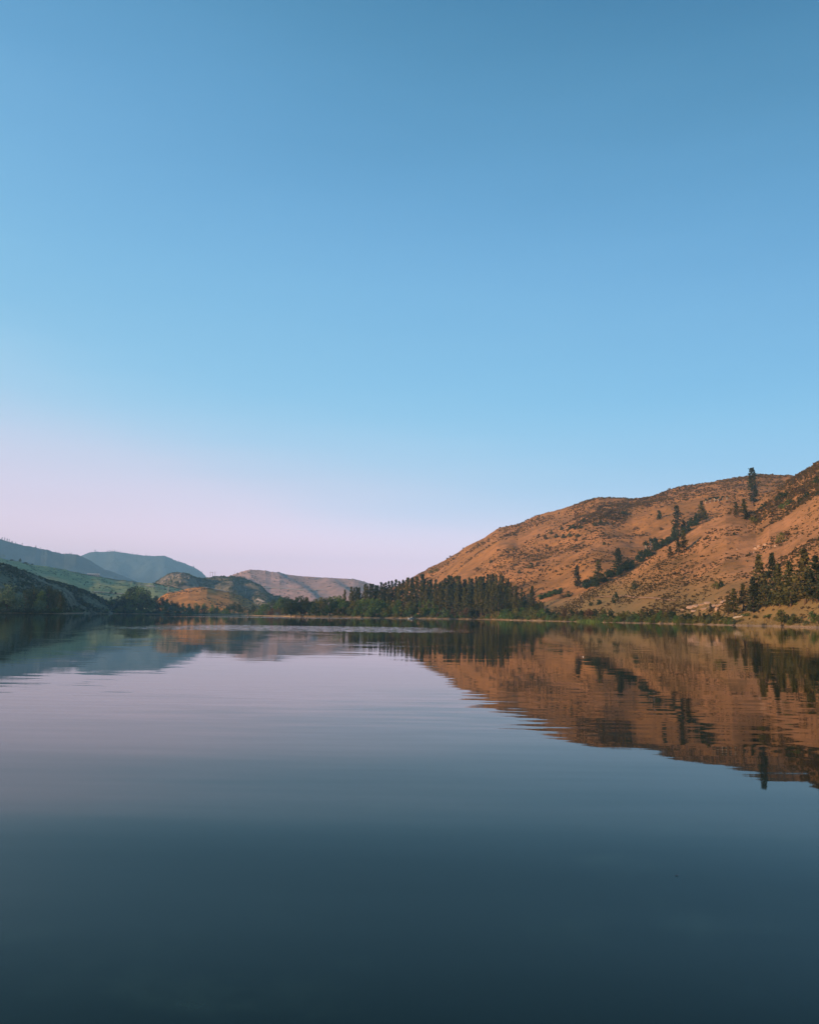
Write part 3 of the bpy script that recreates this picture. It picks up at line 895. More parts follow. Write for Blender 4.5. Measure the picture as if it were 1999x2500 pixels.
for k in range(48):                        # brush hanging over the water on the dark left bank
    px = -25 + 500 * (k + rng.uniform(0.1, 0.9)) / 48
    Ds = float(shore_r(az(np.array([px])))[0])
    by_top(SHRUBS, 'shore_bush', 'bush', px, np.interp(px, [0, 150, 300, 480], [1490, 1488, 1488, 1493]) + rng.uniform(-5, 4), Ds + rng.uniform(0.5, 5), ('dark green', 'dark green', 'green')[rng.integers(3)],
           (far_bin(px) if px > 160 else 'at the foot of the left clump') + ', waterside', BANK, wk=rng.uniform(6, 10), crownname='foliage')
prof2 = [(712, 1461, 'dark green'), (724, 1456, 'dark green'), (737, 1453, 'dark green'), (748, 1456, 'dark green'), (758, 1466, 'green'), (770, 1460, 'olive'), (782, 1456, 'olive'), (795, 1457, 'olive'), (806, 1455, 'green'),
         (818, 1453, 'green'), (828, 1452, 'green'), (838, 1460, 'lime green'), (848, 1463, 'olive'), (862, 1466, 'olive'), (874, 1463, 'lime green'), (886, 1460, 'lime green'), (898, 1459, 'lime green'), (910, 1459, 'green'),
         (922, 1460, 'green'), (934, 1463, 'green'), (948, 1464, 'olive'), (960, 1466, 'olive'), (972, 1463, 'green'), (990, 1470, 'russet brown'), (1000, 1466, 'olive'), (1012, 1471, 'olive'), (1024, 1466, 'green'), (1034, 1463, 'lime green'),
         (1046, 1461, 'lime green'), (1056, 1464, 'lime green'), (1066, 1474, 'green')]
for px, py, tone in prof2:
    by_top(BROADS if px < 1020 else UPRIGHTS, 'broadleaf_tree', 'tree', px, py, rng.uniform(546, 560), tone, far_bin(px), BANK)
for k in range(58):
    px = 636 + 690 * (k + rng.uniform(0.2, 0.8)) / 58
    Ds = float(shore_r(az(np.array([px])))[0])
    top = np.interp(px, [636, 690, 720, 800, 900, 1000, 1100, 1200, 1320], [1478, 1477, 1478, 1476, 1478, 1484, 1488, 1486, 1487]) + rng.uniform(-6, 9)
    tn = ('olive', 'green', 'dark green', 'grey green', 'dull brown')[rng.choice(5, p=(0.36, 0.30, 0.08, 0.15, 0.11))]
    if 660 < px < 705: tn = ('dull brown', 'olive', 'russet brown')[k % 3]
    if 1170 < px < 1200: tn = 'russet brown'
    by_top(TALLSHRUBS if rng.random() < 0.55 else SHRUBS, 'shore_bush', 'bush', px, top, Ds + rng.uniform(7, 22), tn, far_bin(px), BANK, crownname='foliage')
for k in range(34):
    px = 830 + 500 * (k + rng.uniform(0.2, 0.8)) / 34
    Ds = float(shore_r(az(np.array([px])))[0])
    by_top(SHRUBS, 'shore_bush', 'bush', px, np.interp(px, [830, 1000, 1330], [1496, 1498, 1501]) + rng.uniform(-4, 4), Ds + rng.uniform(4, 7), ('dark green', 'green', 'olive')[rng.integers(3)],
           far_bin(px) + ', waterside', BANK, crownname='foliage')

for k in range(30):
    px = rng.uniform(1185, 1345)
    by_top(SHRUBS if k % 3 else BROADS, 'shore_bush', 'bush', px, np.interp(px, [1185, 1260, 1345], [1474, 1474, 1486]) + rng.uniform(-3, 10), float(shore_r(az(np.array([px])))[0]) + rng.uniform(22, 60), ('dark green', 'dark green', 'green', 'olive')[rng.integers(4)], far_bin(px) + ', behind', BANK, crownname='foliage')
for k in range(20):
    px = 1120 + 128 * (k + rng.uniform(0.1, 0.9)) / 20
    by_top(BROADS, 'broadleaf_tree', 'tree', px, np.interp(px, [1120, 1200, 1248], [1466, 1458, 1464]) + rng.uniform(-5, 8), grove_d(px) + rng.uniform(-20, 30), ('dark green', 'dark green', 'olive')[k % 3], far_bin(px) + ', behind', BANK)
for k in range(14):
    px = rng.uniform(1222, 1345)
    by_top(BROADS, 'broadleaf_tree', 'tree', px, np.interp(px, [1222, 1290, 1345], [1462, 1460, 1476]) + rng.uniform(-3, 8), float(shore_r(az(np.array([px])))[0]) + rng.uniform(40, 85), ('dark green', 'dark green', 'olive')[k % 3], far_bin(px) + ', behind', BANK)
# left corner: the big willow and the dark trees beside it
LEFTB = 'trees at the left edge'
for px, py, Dist, w, protos, tone, lab in [
        (22, 1424, 515, 22, WILLOWS, 'pale green', 'big pale grey green willow at the left edge of the picture'),
        (-30, 1440, 515, 20, WILLOWS, 'pale green', 'pale willow cut by the left edge beside the big willow'),
        (66, 1438, 540, 12, BROADS, 'dark green', 'dark tree right behind the big pale willow'),
        (84, 1431, 545, 13, BROADS, 'dark green', 'tall dark tree second right of the big pale willow'),
        (104, 1440, 540, 11, BROADS, 'green', 'greener rounded tree in the middle of the left clump'),
        (120, 1427, 545, 9, UPRIGHTS, 'dark green', 'tallest dark narrow tree of the left clump'),
        (138, 1436, 540, 10, BROADS, 'dark green', 'dark tree near the right end of the left clump'),
        (150, 1438, 535, 7, UPRIGHTS, 'dark green', 'last dark upright tree at the right end of the left clump'),
        (97, 1464, 520, 10, SHRUBS, 'pale green', 'pale low bush in front of the dark left clump'),
        (62, 1476, 514, 9, SHRUBS, 'dark green', 'low dark bush at the foot of the big pale willow'),
        (128, 1474, 524, 8, SHRUBS, 'dark green', 'low dark bush at the water below the left clump'),
        (150, 1482, 528, 6, SHRUBS, 'dark green', 'small dark bush where the left clump meets the water')]:
    by_top(protos, 'willow_tree' if protos is WILLOWS else ('shore_bush' if protos is SHRUBS else 'broadleaf_tree'), 'bush' if protos is SHRUBS else 'tree', px, py, Dist, tone, '', LEFTB, wk=w,
           crownname='foliage' if protos is SHRUBS else 'crown')
    ITEMS[-1]['label'] = lab

# ------------------------------------------------------------------ right shore: bushes, pines on the bank
def right_bin(px):
    for lim, ph in ((1400, 'on shore below the shaded hollow'), (1450, 'on shore above the green reeds'), (1500, 'on shore right of the green reeds'),
                    (1560, 'on shore below the leaning shrub'), (1620, 'on shore below the footpath middle'), (1680, 'on shore below the footpath end'),
                    (1730, 'on shore left of the rock ledges'), (1785, 'on shore below the rock ledges')):
        if px < lim: return ph
    return 'at the water below the right hand pines'


RSH = 'bushes along the right shore'
for px, top, base, w, tone in [(1338, 1497, 1513, 18, 'grey green'), (1352, 1494, 1513, 18, 'dark green'), (1364, 1494, 1515, 20, 'dark green'), (1379, 1485, 1513, 24, 'dull brown'), (1394, 1488, 1514, 22, 'dark green'), (1409, 1489, 1514, 16, 'dull brown'), (1420, 1488, 1514, 16, 'dark green'),
                               (1437, 1485, 1511, 22, 'russet brown'), (1454, 1487, 1512, 18, 'dark green'), (1462, 1499, 1517, 26, 'olive'), (1473, 1485, 1515, 26, 'olive'), (1490, 1487, 1517, 24, 'dark green'), (1482, 1508, 1519, 22, 'grey green'),
                               (1509, 1494, 1518, 22, 'olive'), (1521, 1490, 1517, 18, 'olive'), (1532, 1490, 1518, 18, 'olive'), (1546, 1492, 1519, 18, 'olive'), (1553, 1496, 1519, 14, 'green'), (1565, 1487, 1519, 18, 'olive'), (1578, 1492, 1520, 18, 'dark green'),
                               (1591, 1488, 1519, 20, 'dark green'), (1602, 1497, 1520, 16, 'olive'), (1612, 1489, 1520, 18, 'green'), (1624, 1494, 1520, 18, 'olive'), (1636, 1489, 1520, 18, 'dark green'), (1646, 1491, 1520, 16, 'dark green'), (1656, 1502, 1521, 14, 'olive'),
                               (1667, 1498, 1521, 16, 'dark green'), (1682, 1497, 1521, 20, 'dark green'), (1695, 1500, 1521, 14, 'dark green'), (1707, 1493, 1519, 12, 'dull brown'), (1718, 1497, 1521, 16, 'dark green'), (1730, 1499, 1521, 16, 'dark green'), (1742, 1497, 1522, 16, 'olive'),
                               (1752, 1492, 1521, 18, 'olive'), (1764, 1504, 1520, 12, 'dark green'), (1777, 1504, 1517, 14, 'dark green'), (1770, 1515, 1524, 14, 'olive'), (1826, 1506, 1519, 24, 'green'), (1843, 1514, 1521, 14, 'dark green'), (1811, 1513, 1522, 14, 'olive'),
                               (1879, 1511, 1524, 22, 'green'), (1905, 1486, 1528, 34, 'olive'), (1921, 1499, 1529, 22, 'dark green'), (1940, 1498, 1529, 24, 'olive'), (1954, 1513, 1528, 22, 'dark green'), (1969, 1515, 1530, 22, 'grey green'), (1980, 1492, 1527, 26, 'green'), (1997, 1500, 1530, 22, 'olive'), (1930, 1512, 1530, 16, 'olive')]:
    th, te = pdir(px, base)
    Ds = float(shore_r(np.array([float(th)]))[0])
    zb = CAM_H + float(te) * Ds
    Dist = Ds + (3 + max(0.0, (np.interp(px, [1330, 1500, 1999], [1517, 1521, 1532]) - base)) * 1.6)
    by_top(TALLSHRUBS if (base - top) > w * 0.95 else SHRUBS, 'shore_bush', 'bush', px, top, Dist, tone, right_bin(px), RSH, wk=1.3 * w * Dist / FPX, crownname='foliage')

for k in range(44):
    px = 1325 + 470 * (k + rng.uniform(0.1, 0.9)) / 44
    Ds = float(shore_r(az(np.array([px])))[0])
    by_top(SHRUBS, 'shore_bush', 'bush', px, np.interp(px, [1325, 1800], [1500, 1508]) + rng.uniform(-4, 4), Ds + rng.uniform(1.0, 5), ('green', 'olive', 'olive', 'grey green')[rng.integers(4)], right_bin(px) + ', waterside', RSH, crownname='foliage')

for k in range(16):                        # the same shore goes on past the frame
    px = 2010 + 640 * (k + rng.uniform(0.1, 0.9)) / 16
    Ds = float(shore_r(az(np.array([px])))[0])
    plant(SHRUBS, 'shore_bush', 'bush', pos(float(az(px)), Ds + rng.uniform(1.5, 6), -0.1), rng.uniform(2, 3.6), rng.uniform(3, 5), ('green', 'olive', 'dark green')[rng.integers(3)], 'on the shore beyond the right bank pines', RSH, crownname='foliage', px=px)

PINESR = 'pines on the right bank'
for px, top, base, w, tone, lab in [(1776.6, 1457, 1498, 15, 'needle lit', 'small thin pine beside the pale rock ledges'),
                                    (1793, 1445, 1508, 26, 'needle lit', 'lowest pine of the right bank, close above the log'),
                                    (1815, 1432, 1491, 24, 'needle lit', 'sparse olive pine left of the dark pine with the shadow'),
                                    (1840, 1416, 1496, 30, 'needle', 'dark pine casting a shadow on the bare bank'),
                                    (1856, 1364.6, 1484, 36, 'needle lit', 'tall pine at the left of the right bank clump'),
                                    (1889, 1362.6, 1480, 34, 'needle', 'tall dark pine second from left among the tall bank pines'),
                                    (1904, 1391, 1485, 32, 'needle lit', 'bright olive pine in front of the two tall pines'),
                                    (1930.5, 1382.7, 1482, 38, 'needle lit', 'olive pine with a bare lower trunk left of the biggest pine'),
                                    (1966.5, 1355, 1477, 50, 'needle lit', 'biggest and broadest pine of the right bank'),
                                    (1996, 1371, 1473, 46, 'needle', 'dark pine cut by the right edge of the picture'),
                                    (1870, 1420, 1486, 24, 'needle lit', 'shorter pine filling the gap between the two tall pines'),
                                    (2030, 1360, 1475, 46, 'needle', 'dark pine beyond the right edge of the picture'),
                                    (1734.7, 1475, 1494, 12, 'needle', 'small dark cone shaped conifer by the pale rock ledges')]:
    th, te = pdir(px, base)
    th, r = hit(px, base)
    protos = BROAD_PINES if w > 29 else PINES
    pr_w = 0.5
    bpos = pos(th, r, -0.2)
    H = (base - top) * r / FPX + 0.2
    o = plant(protos, 'pine_tree', 'pine tree', bpos, H, None, tone, '', PINESR, px=px)
    pr_rad = 2.45 if protos is BROAD_PINES else 2.1
    s = (w * r / FPX) / (2 * pr_rad)
    o.scale = (s, s, o.scale[2])
    ITEMS[-1]['label'] = lab

# ------------------------------------------------------------------ hillside trees
GUL = 'pines along the gully on the dry hill'
for px, top, base, w, lab in [(1409, 1382, 1438, 20, 'leftmost of the three spire pines low in the gully'), (1461, 1370.6, 1428, 24, 'middle one of the three spire pines low in the gully'),
                              (1510, 1339, 1397, 26, 'upper and tallest of the three spire pines low in the gully'), (1653, 1236.6, 1300, 26, 'dark spire pine rising from the dense gully thicket'),
                              (1713.5, 1226, 1279, 22, 'dark spire pine at the upper end of the gully thicket'), (1838.5, 1147.5, 1228, 21, 'tall columnar pine breaking the skyline near the hill top'),
                              (1797, 1227, 1264, 13, 'small slim pine left of the tall skyline pine'), (1816, 1220, 1256, 17, 'small rounded pine below the tall skyline pine'),
                              (1669.5, 1299, 1345, 20, 'upper pine of three on the slope below the gully thicket'), (1655.6, 1315, 1356, 18, 'middle pine of three on the slope below the gully thicket'),
                              (1636, 1336, 1360, 14, 'lowest pine of three on the slope below the gully thicket'), (1822, 1250, 1270, 15, 'short bushy pine just under the small rounded pine')]:
    th, r = hit(px, base)
    protos = LEAN_PINES if px == 1838.5 else PINES
    H = (base - top) * r / FPX + 0.4
    o = plant(protos, 'pine_tree', 'pine tree', pos(th, r, -0.4), H, None, 'needle lit' if px in (1461, 1713.5, 1816, 1669.5) else 'needle', '', GUL, px=px)
    s = (w * r / FPX) / (2 * (1.5 if px == 1838.5 else 2.05))
    o.scale = (s, s, o.scale[2])
    ITEMS[-1]['label'] = lab
for px, base, h, w, where in [(1578, 1352, 34, 22, 'lower'), (1588, 1346, 34, 20, 'lower'), (1598, 1342, 32, 20, 'lower'), (1722, 1230, 12, 14, 'upper'), (1733, 1229, 14, 14, 'upper'), (1744, 1227, 14, 14, 'upper'), (1754, 1225, 13, 14, 'upper'), (1764, 1223, 12, 14, 'upper'), (1774, 1221, 10, 12, 'upper')]:
    by_base(ASPENS, 'aspen_tree', 'tree', px, base - h, base, 'dark green', 'with pale trunk in the lower gully' if where == 'lower' else 'with pale trunk in the row below the hill crest', 'aspens on the dry hill', wpx=w)
SHR = 'large shrubs on the dry hill'
hs = []
# the dense thicket that fills the gully
for k in range(58):
    t = k / 57.0
    px = np.interp(t, [0, 0.3, 0.62, 0.8, 1], [1428, 1500, 1612, 1660, 1722]) + rng.uniform(-6, 6)
    ycrest = np.interp(px, [a_ for a_, _ in NEAR_SKY], [b_ for _, b_ in NEAR_SKY])
    hs.append((px, ycrest - rng.uniform(-1, 8) * np.interp(t, [0, 0.6, 0.75, 1], [0.7, 1.6, 2.2, 0.7]), rng.uniform(15, 24), rng.uniform(18, 28), 'dark green', 'in the dark gully thicket', 1))
for px, y, h, w, tone, wh in [(1859, 1243, 12, 18, 'dark green', 'below the tall skyline pine'), (1868, 1238, 10, 16, 'dark green', 'below the tall skyline pine'), (1878, 1240, 10, 16, 'dull brown', 'below the tall skyline pine'),
                              (1898, 1224, 12, 18, 'dark green', 'high on the right slope'), (1908, 1216, 13, 20, 'dark green', 'high on the right slope'), (1919, 1212, 13, 20, 'dark green', 'high on the right slope'),
                              (1908, 1244, 13, 22, 'green', 'high on the right slope'), (1923, 1234, 13, 22, 'green', 'high on the right slope'), (1933, 1229, 12, 18, 'dark green', 'high on the right slope'), (1952, 1227, 13, 20, 'dark green', 'high on the right slope'),
                              (1970, 1215, 13, 20, 'dark green', 'high on the right slope'), (1961, 1203, 11, 22, 'dull brown', 'high on the right slope'), (1943, 1204, 11, 18, 'dull brown', 'high on the right slope'), (1993, 1182, 18, 22, 'dark green', 'near the top of the right edge'), (1996, 1212, 12, 16, 'dark green', 'near the top of the right edge'),
                              (1838, 1277, 16, 26, 'olive', 'under the short bushy pine'), (1825, 1268, 13, 18, 'dark green', 'under the short bushy pine'), (1792, 1307, 7, 13, 'dark green', 'alone in the middle of the right slope'),
                              (1908, 1325, 24, 28, 'olive', 'beside the rock outcrop'), (1919, 1312, 14, 18, 'dull brown', 'beside the rock outcrop'), (1748, 1440, 20, 26, 'olive', 'pair above the pale rock ledges'), (1762, 1434, 15, 20, 'dark green', 'pair above the pale rock ledges'),
                              (1548, 1440, 23, 22, 'dark green', 'round and alone above the footpath'), (1504, 1466, 20, 18, 'dark green', 'leaning at the left end of the footpath'), (1497, 1474, 14, 14, 'dark green', 'leaning at the left end of the footpath'), (1461, 1478, 13, 24, 'dark green', 'below the left end of the footpath'), (1443, 1481, 10, 14, 'dark green', 'below the left end of the footpath'),
                              (1387, 1458, 14, 26, 'dark green', 'at the mouth of the gully'), (1372, 1462, 10, 22, 'dull brown', 'at the mouth of the gully'),
                              (1370, 1295, 10, 16, 'dark green', 'in the upper band on the back hill'), (1390, 1294, 12, 18, 'dark green', 'in the upper band on the back hill'), (1401, 1292, 12, 18, 'dark green', 'in the upper band on the back hill'), (1415, 1291, 10, 18, 'dark green', 'in the upper band on the back hill'),
                              (1346, 1305, 11, 13, 'dark green', 'in the lower band on the back hill'), (1332, 1318, 11, 18, 'dull brown', 'in the lower band on the back hill'), (1358, 1314, 11, 18, 'dark green', 'in the lower band on the back hill'), (1376, 1315, 11, 20, 'dark green', 'in the lower band on the back hill'), (1391, 1311, 10, 16, 'grey green', 'in the lower band on the back hill'), (1409, 1313, 10, 22, 'dark green', 'in the lower band on the back hill'),
                              (1455, 1286, 13, 20, 'dark green', 'below the back hill crest'), (1466, 1281, 11, 16, 'dark green', 'below the back hill crest'), (1440, 1276, 11, 18, 'dull brown', 'below the back hill crest'), (1425, 1276, 11, 18, 'dark green', 'below the back hill crest'), (1462, 1246, 12, 20, 'dull brown', 'just under the hump of the crest'), (1487, 1256, 12, 20, 'dull brown', 'just under the hump of the crest'),
                              (1521, 1256, 9, 22, 'dark green', 'just under the hump of the crest'), (1496, 1270, 12, 24, 'dull brown', 'just under the hump of the crest'), (1480, 1262, 9, 18, 'dull brown', 'just under the hump of the crest'), (1608, 1269, 23, 20, 'dark green', 'standing alone with a shadow beside it'), (1582, 1238, 8, 22, 'dull brown', 'between the crest and the lone dark shrub'),
                              (1474, 1331, 8, 14, 'dark green', 'in the middle of the back hill'), (1485, 1316, 8, 18, 'dull brown', 'in the middle of the back hill'), (1613, 1296, 7, 20, 'dull brown', 'in the middle of the back hill'), (1552, 1293, 7, 18, 'dull brown', 'in the middle of the back hill'), (1295, 1388, 14, 22, 'dark green', 'low on the back hill above the grove'), (1267, 1401, 10, 14, 'dark green', 'low on the back hill above the grove'),
                              (1165, 1393, 8, 18, 'dull brown', 'low on the back hill above the grove'), (1050, 1400, 9, 22, 'olive', 'on the left shoulder of the back hill'), (1066, 1396, 9, 20, 'olive', 'on the left shoulder of the back hill'), (1200, 1373, 6, 12, 'dark green', 'on the left shoulder of the back hill')]:
    hs.append((px, y, h, w, tone, wh, 0))
for k in range(34):                       # green cover of the shaded hollow beside the grove
    px = rng.uniform(1318, 1372); y = 1462 - (px - 1318) * 0.36 + rng.uniform(-4, 6)
    hs.append((px, y, rng.uniform(5, 9), rng.uniform(12, 20), ('green', 'dark green')[k % 2], 'in the shaded hollow right of the grove', 0))
for px, y, h, w, tone, wh, thick in hs:
    if thick:
        th, r = hit(px, y - 5)
        plant(SHRUBS, 'hill_shrub', 'shrub', pos(th, r + rng.uniform(-4, 4), -0.2), h * r / FPX, w * r / FPX, tone, wh, SHR, px=px, parts=False)
    else:
        by_base(SHRUBS, 'hill_shrub', 'shrub', px, y - h, y, tone, wh, SHR, wpx=w, parts=False)

# ------------------------------------------------------------------ small trees on the far ridges, fields and the knoll
RID = 'small trees on the far ridges'
for px, base, h, wh in [(5, 1317, 9, 'on the left ridge'), (11, 1319, 8, 'on the left ridge'), (17, 1321, 7, 'on the left ridge'), (22, 1323, 8, 'on the left ridge'), (29, 1326, 6, 'on the left ridge'), (38, 1328, 5, 'on the left ridge'), (54, 1332, 5, 'on the left ridge'), (87, 1338, 6, 'on the left ridge'),
                        (99, 1342, 5, 'on the left ridge'), (106.5, 1343, 5, 'on the left ridge'), (136, 1350, 7, 'on the left ridge'), (144, 1352, 4, 'on the left ridge'), (156, 1354, 5, 'on the left ridge'), (161, 1354, 5, 'on the left ridge'), (169.5, 1354, 5, 'on the left ridge'), (174, 1354, 4, 'on the left ridge'),
                        (232, 1347, 4, 'on the far blue mountain'), (263, 1348, 4, 'on the far blue mountain'), (268, 1347, 4, 'on the far blue mountain'), (274, 1347, 4, 'on the far blue mountain'), (280, 1348, 4, 'on the far blue mountain'), (286, 1348.5, 4, 'on the far blue mountain'), (294, 1349, 4, 'on the far blue mountain'),
                        (307, 1352, 4, 'on the far blue mountain'), (324, 1354, 4, 'on the far blue mountain'), (335, 1356, 4, 'on the far blue mountain'), (343, 1357, 4, 'on the far blue mountain'), (357, 1358, 4, 'on the far blue mountain'), (365, 1358.5, 4, 'on the far blue mountain'), (380, 1359, 5, 'on the far blue mountain'), (388, 1359, 5, 'on the far blue mountain'),
                        (414.5, 1364, 4, 'on the far blue mountain'), (436, 1372, 4, 'on the far blue mountain'), (472.5, 1386.5, 6, 'on the far blue mountain'), (493, 1398.5, 4, 'on the far blue mountain')]:
    by_base(PINES, 'ridge_tree', 'tree', px, base - h * rng.uniform(0.4, 0.95), base + 1.0, 'needle far', wh, RID, wpx=9 + 6 * rng.random(), parts=False, rmin=2000, sink=1.0)
for px, base, h, w, tone, lab in [(7, 1364, 9, 16, 'dark green', 'dark bush on the green hillside crest at the left edge'), (29, 1370, 4, 14, 'dark green', 'low dark bush on the green hillside crest, second from left edge'), (49, 1373, 9, 8, 'dark green', 'small round tree on the green hillside crest'), (62, 1377, 4, 14, 'dark green', 'low dark bush right of the small round crest tree'),
                                  (78, 1380, 4, 9, 'dark green', 'tiny dark bush on the middle of the green hillside crest'), (271, 1451, 8, 10, 'dark green', 'left one of two small dark trees in the green field'), (281.5, 1452, 7, 9, 'dark green', 'right one of two small dark trees in the green field'), (281.5, 1414, 8, 7, 'dark green', 'small dark tree on the hillside crest right of the long house'),
                                  (425, 1404.5, 4, 4, 'dark green', 'tiny tree on top of the rocky knoll, left of three'), (436, 1403, 3, 5, 'dark green', 'tiny tree on top of the rocky knoll, middle of three'), (443, 1405, 3, 3, 'dark green', 'tiny tree on top of the rocky knoll, right of three'), (573, 1406, 9, 3.5, 'dark green', 'thin dark tree on the saddle left of the pale far hill'),
                                  (563, 1410, 6, 7, 'dark green', 'bushy tree on the saddle left of the pale far hill'), (432, 1432, 12, 12, 'grey green', 'dark bush at the foot of the rocky knoll, left'), (446, 1432, 10, 14, 'grey green', 'dark bush at the foot of the rocky knoll, right'), (418, 1430, 16, 9, 'grey green', 'sparse pale tree beside the knoll cliff')]:
    by_base(BROADS if h < 8 or w > 5 else PINES, 'field_tree', 'tree', px, base - h, base, tone, '', 'scattered trees on the far slopes', wpx=w, parts=False, sink=0.3)
    ITEMS[-1]['label'] = lab

# ------------------------------------------------------------------ ground cover that nobody could count
def ico():
    t = (1 + 5 ** 0.5) / 2
    v = np.array([(-1, t, 0), (1, t, 0), (-1, -t, 0), (1, -t, 0), (0, -1, t), (0, 1, t), (0, -1, -t), (0, 1, -t), (t, 0, -1), (t, 0, 1), (-t, 0, -1), (-t, 0, 1)], float)
    v /= np.linalg.norm(v, axis=1)[:, None]
    f = np.array([(0, 11, 5), (0, 5, 1), (0, 1, 7), (0, 7, 10), (0, 10, 11), (1, 5, 9), (5, 11, 4), (11, 10, 2), (10, 7, 6), (7, 1, 8), (3, 9, 4), (3, 4, 2), (3, 2, 6), (3, 6, 8), (3, 8, 9), (4, 9, 5), (2, 4, 11), (6, 2, 10), (8, 6, 7), (9, 8, 1)])
    return v, f


IV, IF = ico()


def scatter(name, P, size, flat, mat, label, cat, rnd, k=9):
    n = len(P)
    d = rnd.normal(size=(n, k, 3)); d /= np.linalg.norm(d, axis=2)[..., None]
    d[..., 2] = np.abs(d[..., 2]) * flat
    Q = (P[:, None, :] + d * (size[:, None, None] * rnd.uniform(0.2, 0.95, (n, k, 1)))).reshape(-1, 3)
    sz = np.repeat(size, k)
    a = rnd.normal(size=(n * k, 3)); a /= np.linalg.norm(a, axis=1)[:, None]
    b_ = rnd.normal(size=(n * k, 3)); b_[:, 2] = np.abs(b_[:, 2]) + 0.4
    b_ -= a * (a * b_).sum(1)[:, None]; b_ /= np.linalg.norm(b_, axis=1)[:, None]
    w = (sz * rnd.uniform(0.45, 0.8, n * k))[:, None]
    V = np.stack([Q - a * w * 0.6, Q + a * w * 0.6, Q + b_ * w * 0.9, Q - b_ * w * 0.35 + a * w * 0.1], 1)[:, [0, 3, 1, 2]].reshape(-1, 3)
    F = np.arange(n * k * 4).reshape(-1, 4)
    tint = np.clip(np.repeat(rnd.uniform(0, 1, n), k) * 0.6 + rnd.uniform(0, 0.4, n * k), 0, 1)
    o = link(name, make_mesh(name, V, F, mat, tint))
    tag(o, label, cat, None, 'stuff')
    return o


def cover_points(h, n, px0, px1, u0, u1, seed, wl, thr, upow=1.0):
    rnd = np.random.default_rng(seed)
    th = rnd.uniform(float(az(px0)), float(az(px1)), n)
    u = u0 + (u1 - u0) * rnd.uniform(0, 1, n) ** upow
    r0 = np.interp(th, h.bth, h.br); rc = np.interp(th, h.cth, h.cr)
    r = r0 + (rc - r0) * u
    x, y = r * np.sin(th), r * np.cos(th)
    k = fbm(x / wl, y / wl, seed, 4) + 0.35 * rnd.uniform(-1, 1, n) > thr
    th, r = th[k], r[k]
    return np.stack([r * np.sin(th), r * np.cos(th), terrain(th, r)], -1), rnd


P, rnd = cover_points(H_NEAR, 34000, 1240, 2900, 0.02, 1.0, 301, 22, 0.03)
scatter('sagebrush', P, rnd.uniform(0.25, 0.66, len(P)) * (1 + 0.7 * (rnd.random(len(P)) < 0.12)), 0.62, LEAF['sage'], 'low grey brown sagebrush clumps dotted over the near dry slope', 'sagebrush', rnd)
P, rnd = cover_points(H_BACK, 26000, 960, 2040, 0.12, 1.0, 302, 38, 0.08, 0.75)
scatter('sagebrush', P, rnd.uniform(0.42, 1.1, len(P)) * (1 + 0.8 * (rnd.random(len(P)) < 0.10)), 0.6, LEAF['sage'], 'low brown sagebrush clumps dotted over the tall dry hill behind', 'sagebrush', rnd)
P, rnd = cover_points(H_BACK, 5000, 1230, 2040, 0.80, 1.0, 312, 24, 0.0)
scatter('sagebrush', P, rnd.uniform(0.5, 1.25, len(P)), 0.6, LEAF['sage'], 'thick brown brush along the crest of the tall dry hill', 'sagebrush', rnd)
P, rnd = cover_points(H_BACK, 1900, 1405, 1535, 0.60, 0.90, 313, 30, 0.04)
scatter('sagebrush', P, rnd.uniform(0.5, 1.3, len(P)), 0.7, LEAF['sage'], 'dense dark brush below the hump of the hill crest', 'sagebrush', rnd)
P, rnd = cover_points(H_NEAR, 4200, 1850, 2060, 0.66, 1.0, 314, 16, -0.02)
scatter('sagebrush', P, rnd.uniform(0.35, 1.0, len(P)), 0.7, LEAF['sage'], 'thick olive brush high on the right slope', 'sagebrush', rnd)
P, rnd = cover_points(H_MOUND, 1600, 380, 640, 0.05, 1.0, 303, 30, 0.12)
scatter('sagebrush', P, rnd.uniform(0.6, 1.6, len(P)), 0.5, LEAF['sage'], 'dark tufts of brush on the sunlit orange mound', 'sagebrush', rnd)
P, rnd = cover_points(H_SCRUB, 6500, -60, 320, 0.0, 1.0, 304, 26, 0.05)
scatter('scrub_brush', P, rnd.uniform(0.6, 1.7, len(P)), 0.6, LEAF['dark green'], 'dark brush covering the shaded hillside at the left', 'brush', rnd)
P, rnd = cover_points(H_FIELD, 1500, -40, 520, 0.05, 1.0, 305, 60, 0.22)
scatter('scrub_brush', P, rnd.uniform(0.8, 2.0, len(P)), 0.45, LEAF['dark green'], 'dark bushes scattered over the green hillside', 'brush', rnd)
P, rnd = cover_points(H_KNOLL, 5000, 370, 720, 0.05, 1.0, 306, 60, -0.02)
scatter('scrub_brush', P, rnd.uniform(1.0, 2.8, len(P)), 0.5, LEAF['dark green'], 'dark brush on the slopes of the rocky knoll', 'brush', rnd)
P, rnd = cover_points(H_FARHILL, 1000, 520, 960, 0.1, 1.0, 307, 150, 0.12)
scatter('scrub_brush', P, rnd.uniform(1.5, 4.0, len(P)), 0.5, LEAF['sage'], 'specks of brush on the pale far hill', 'brush', rnd)


def blades(name, th, r, hgt, mat, label, seed):
    rnd = np.random.default_rng(seed)
    n = len(th)
    z = terrain(th, r) - 0.05
    B = np.stack([r * np.sin(th), r * np.cos(th), z], -1)
    w = rnd.uniform(0.05, 0.16, n)
    a = rnd.uniform(0, 6.28, n)
    d = np.stack([np.cos(a), np.sin(a), 0 * a], -1) * w[:, None]
    top = B + np.stack([rnd.normal(size=n) * 0.15, rnd.normal(size=n) * 0.15, hgt], -1)
    V = np.stack([B - d, B + d, top], 1).reshape(-1, 3)
    F = np.arange(n * 3).reshape(n, 3)
    o = link(name, make_mesh(name, V, F, mat, rnd.uniform(0, 1, n)))
    tag(o, label, 'grass', None, 'stuff')


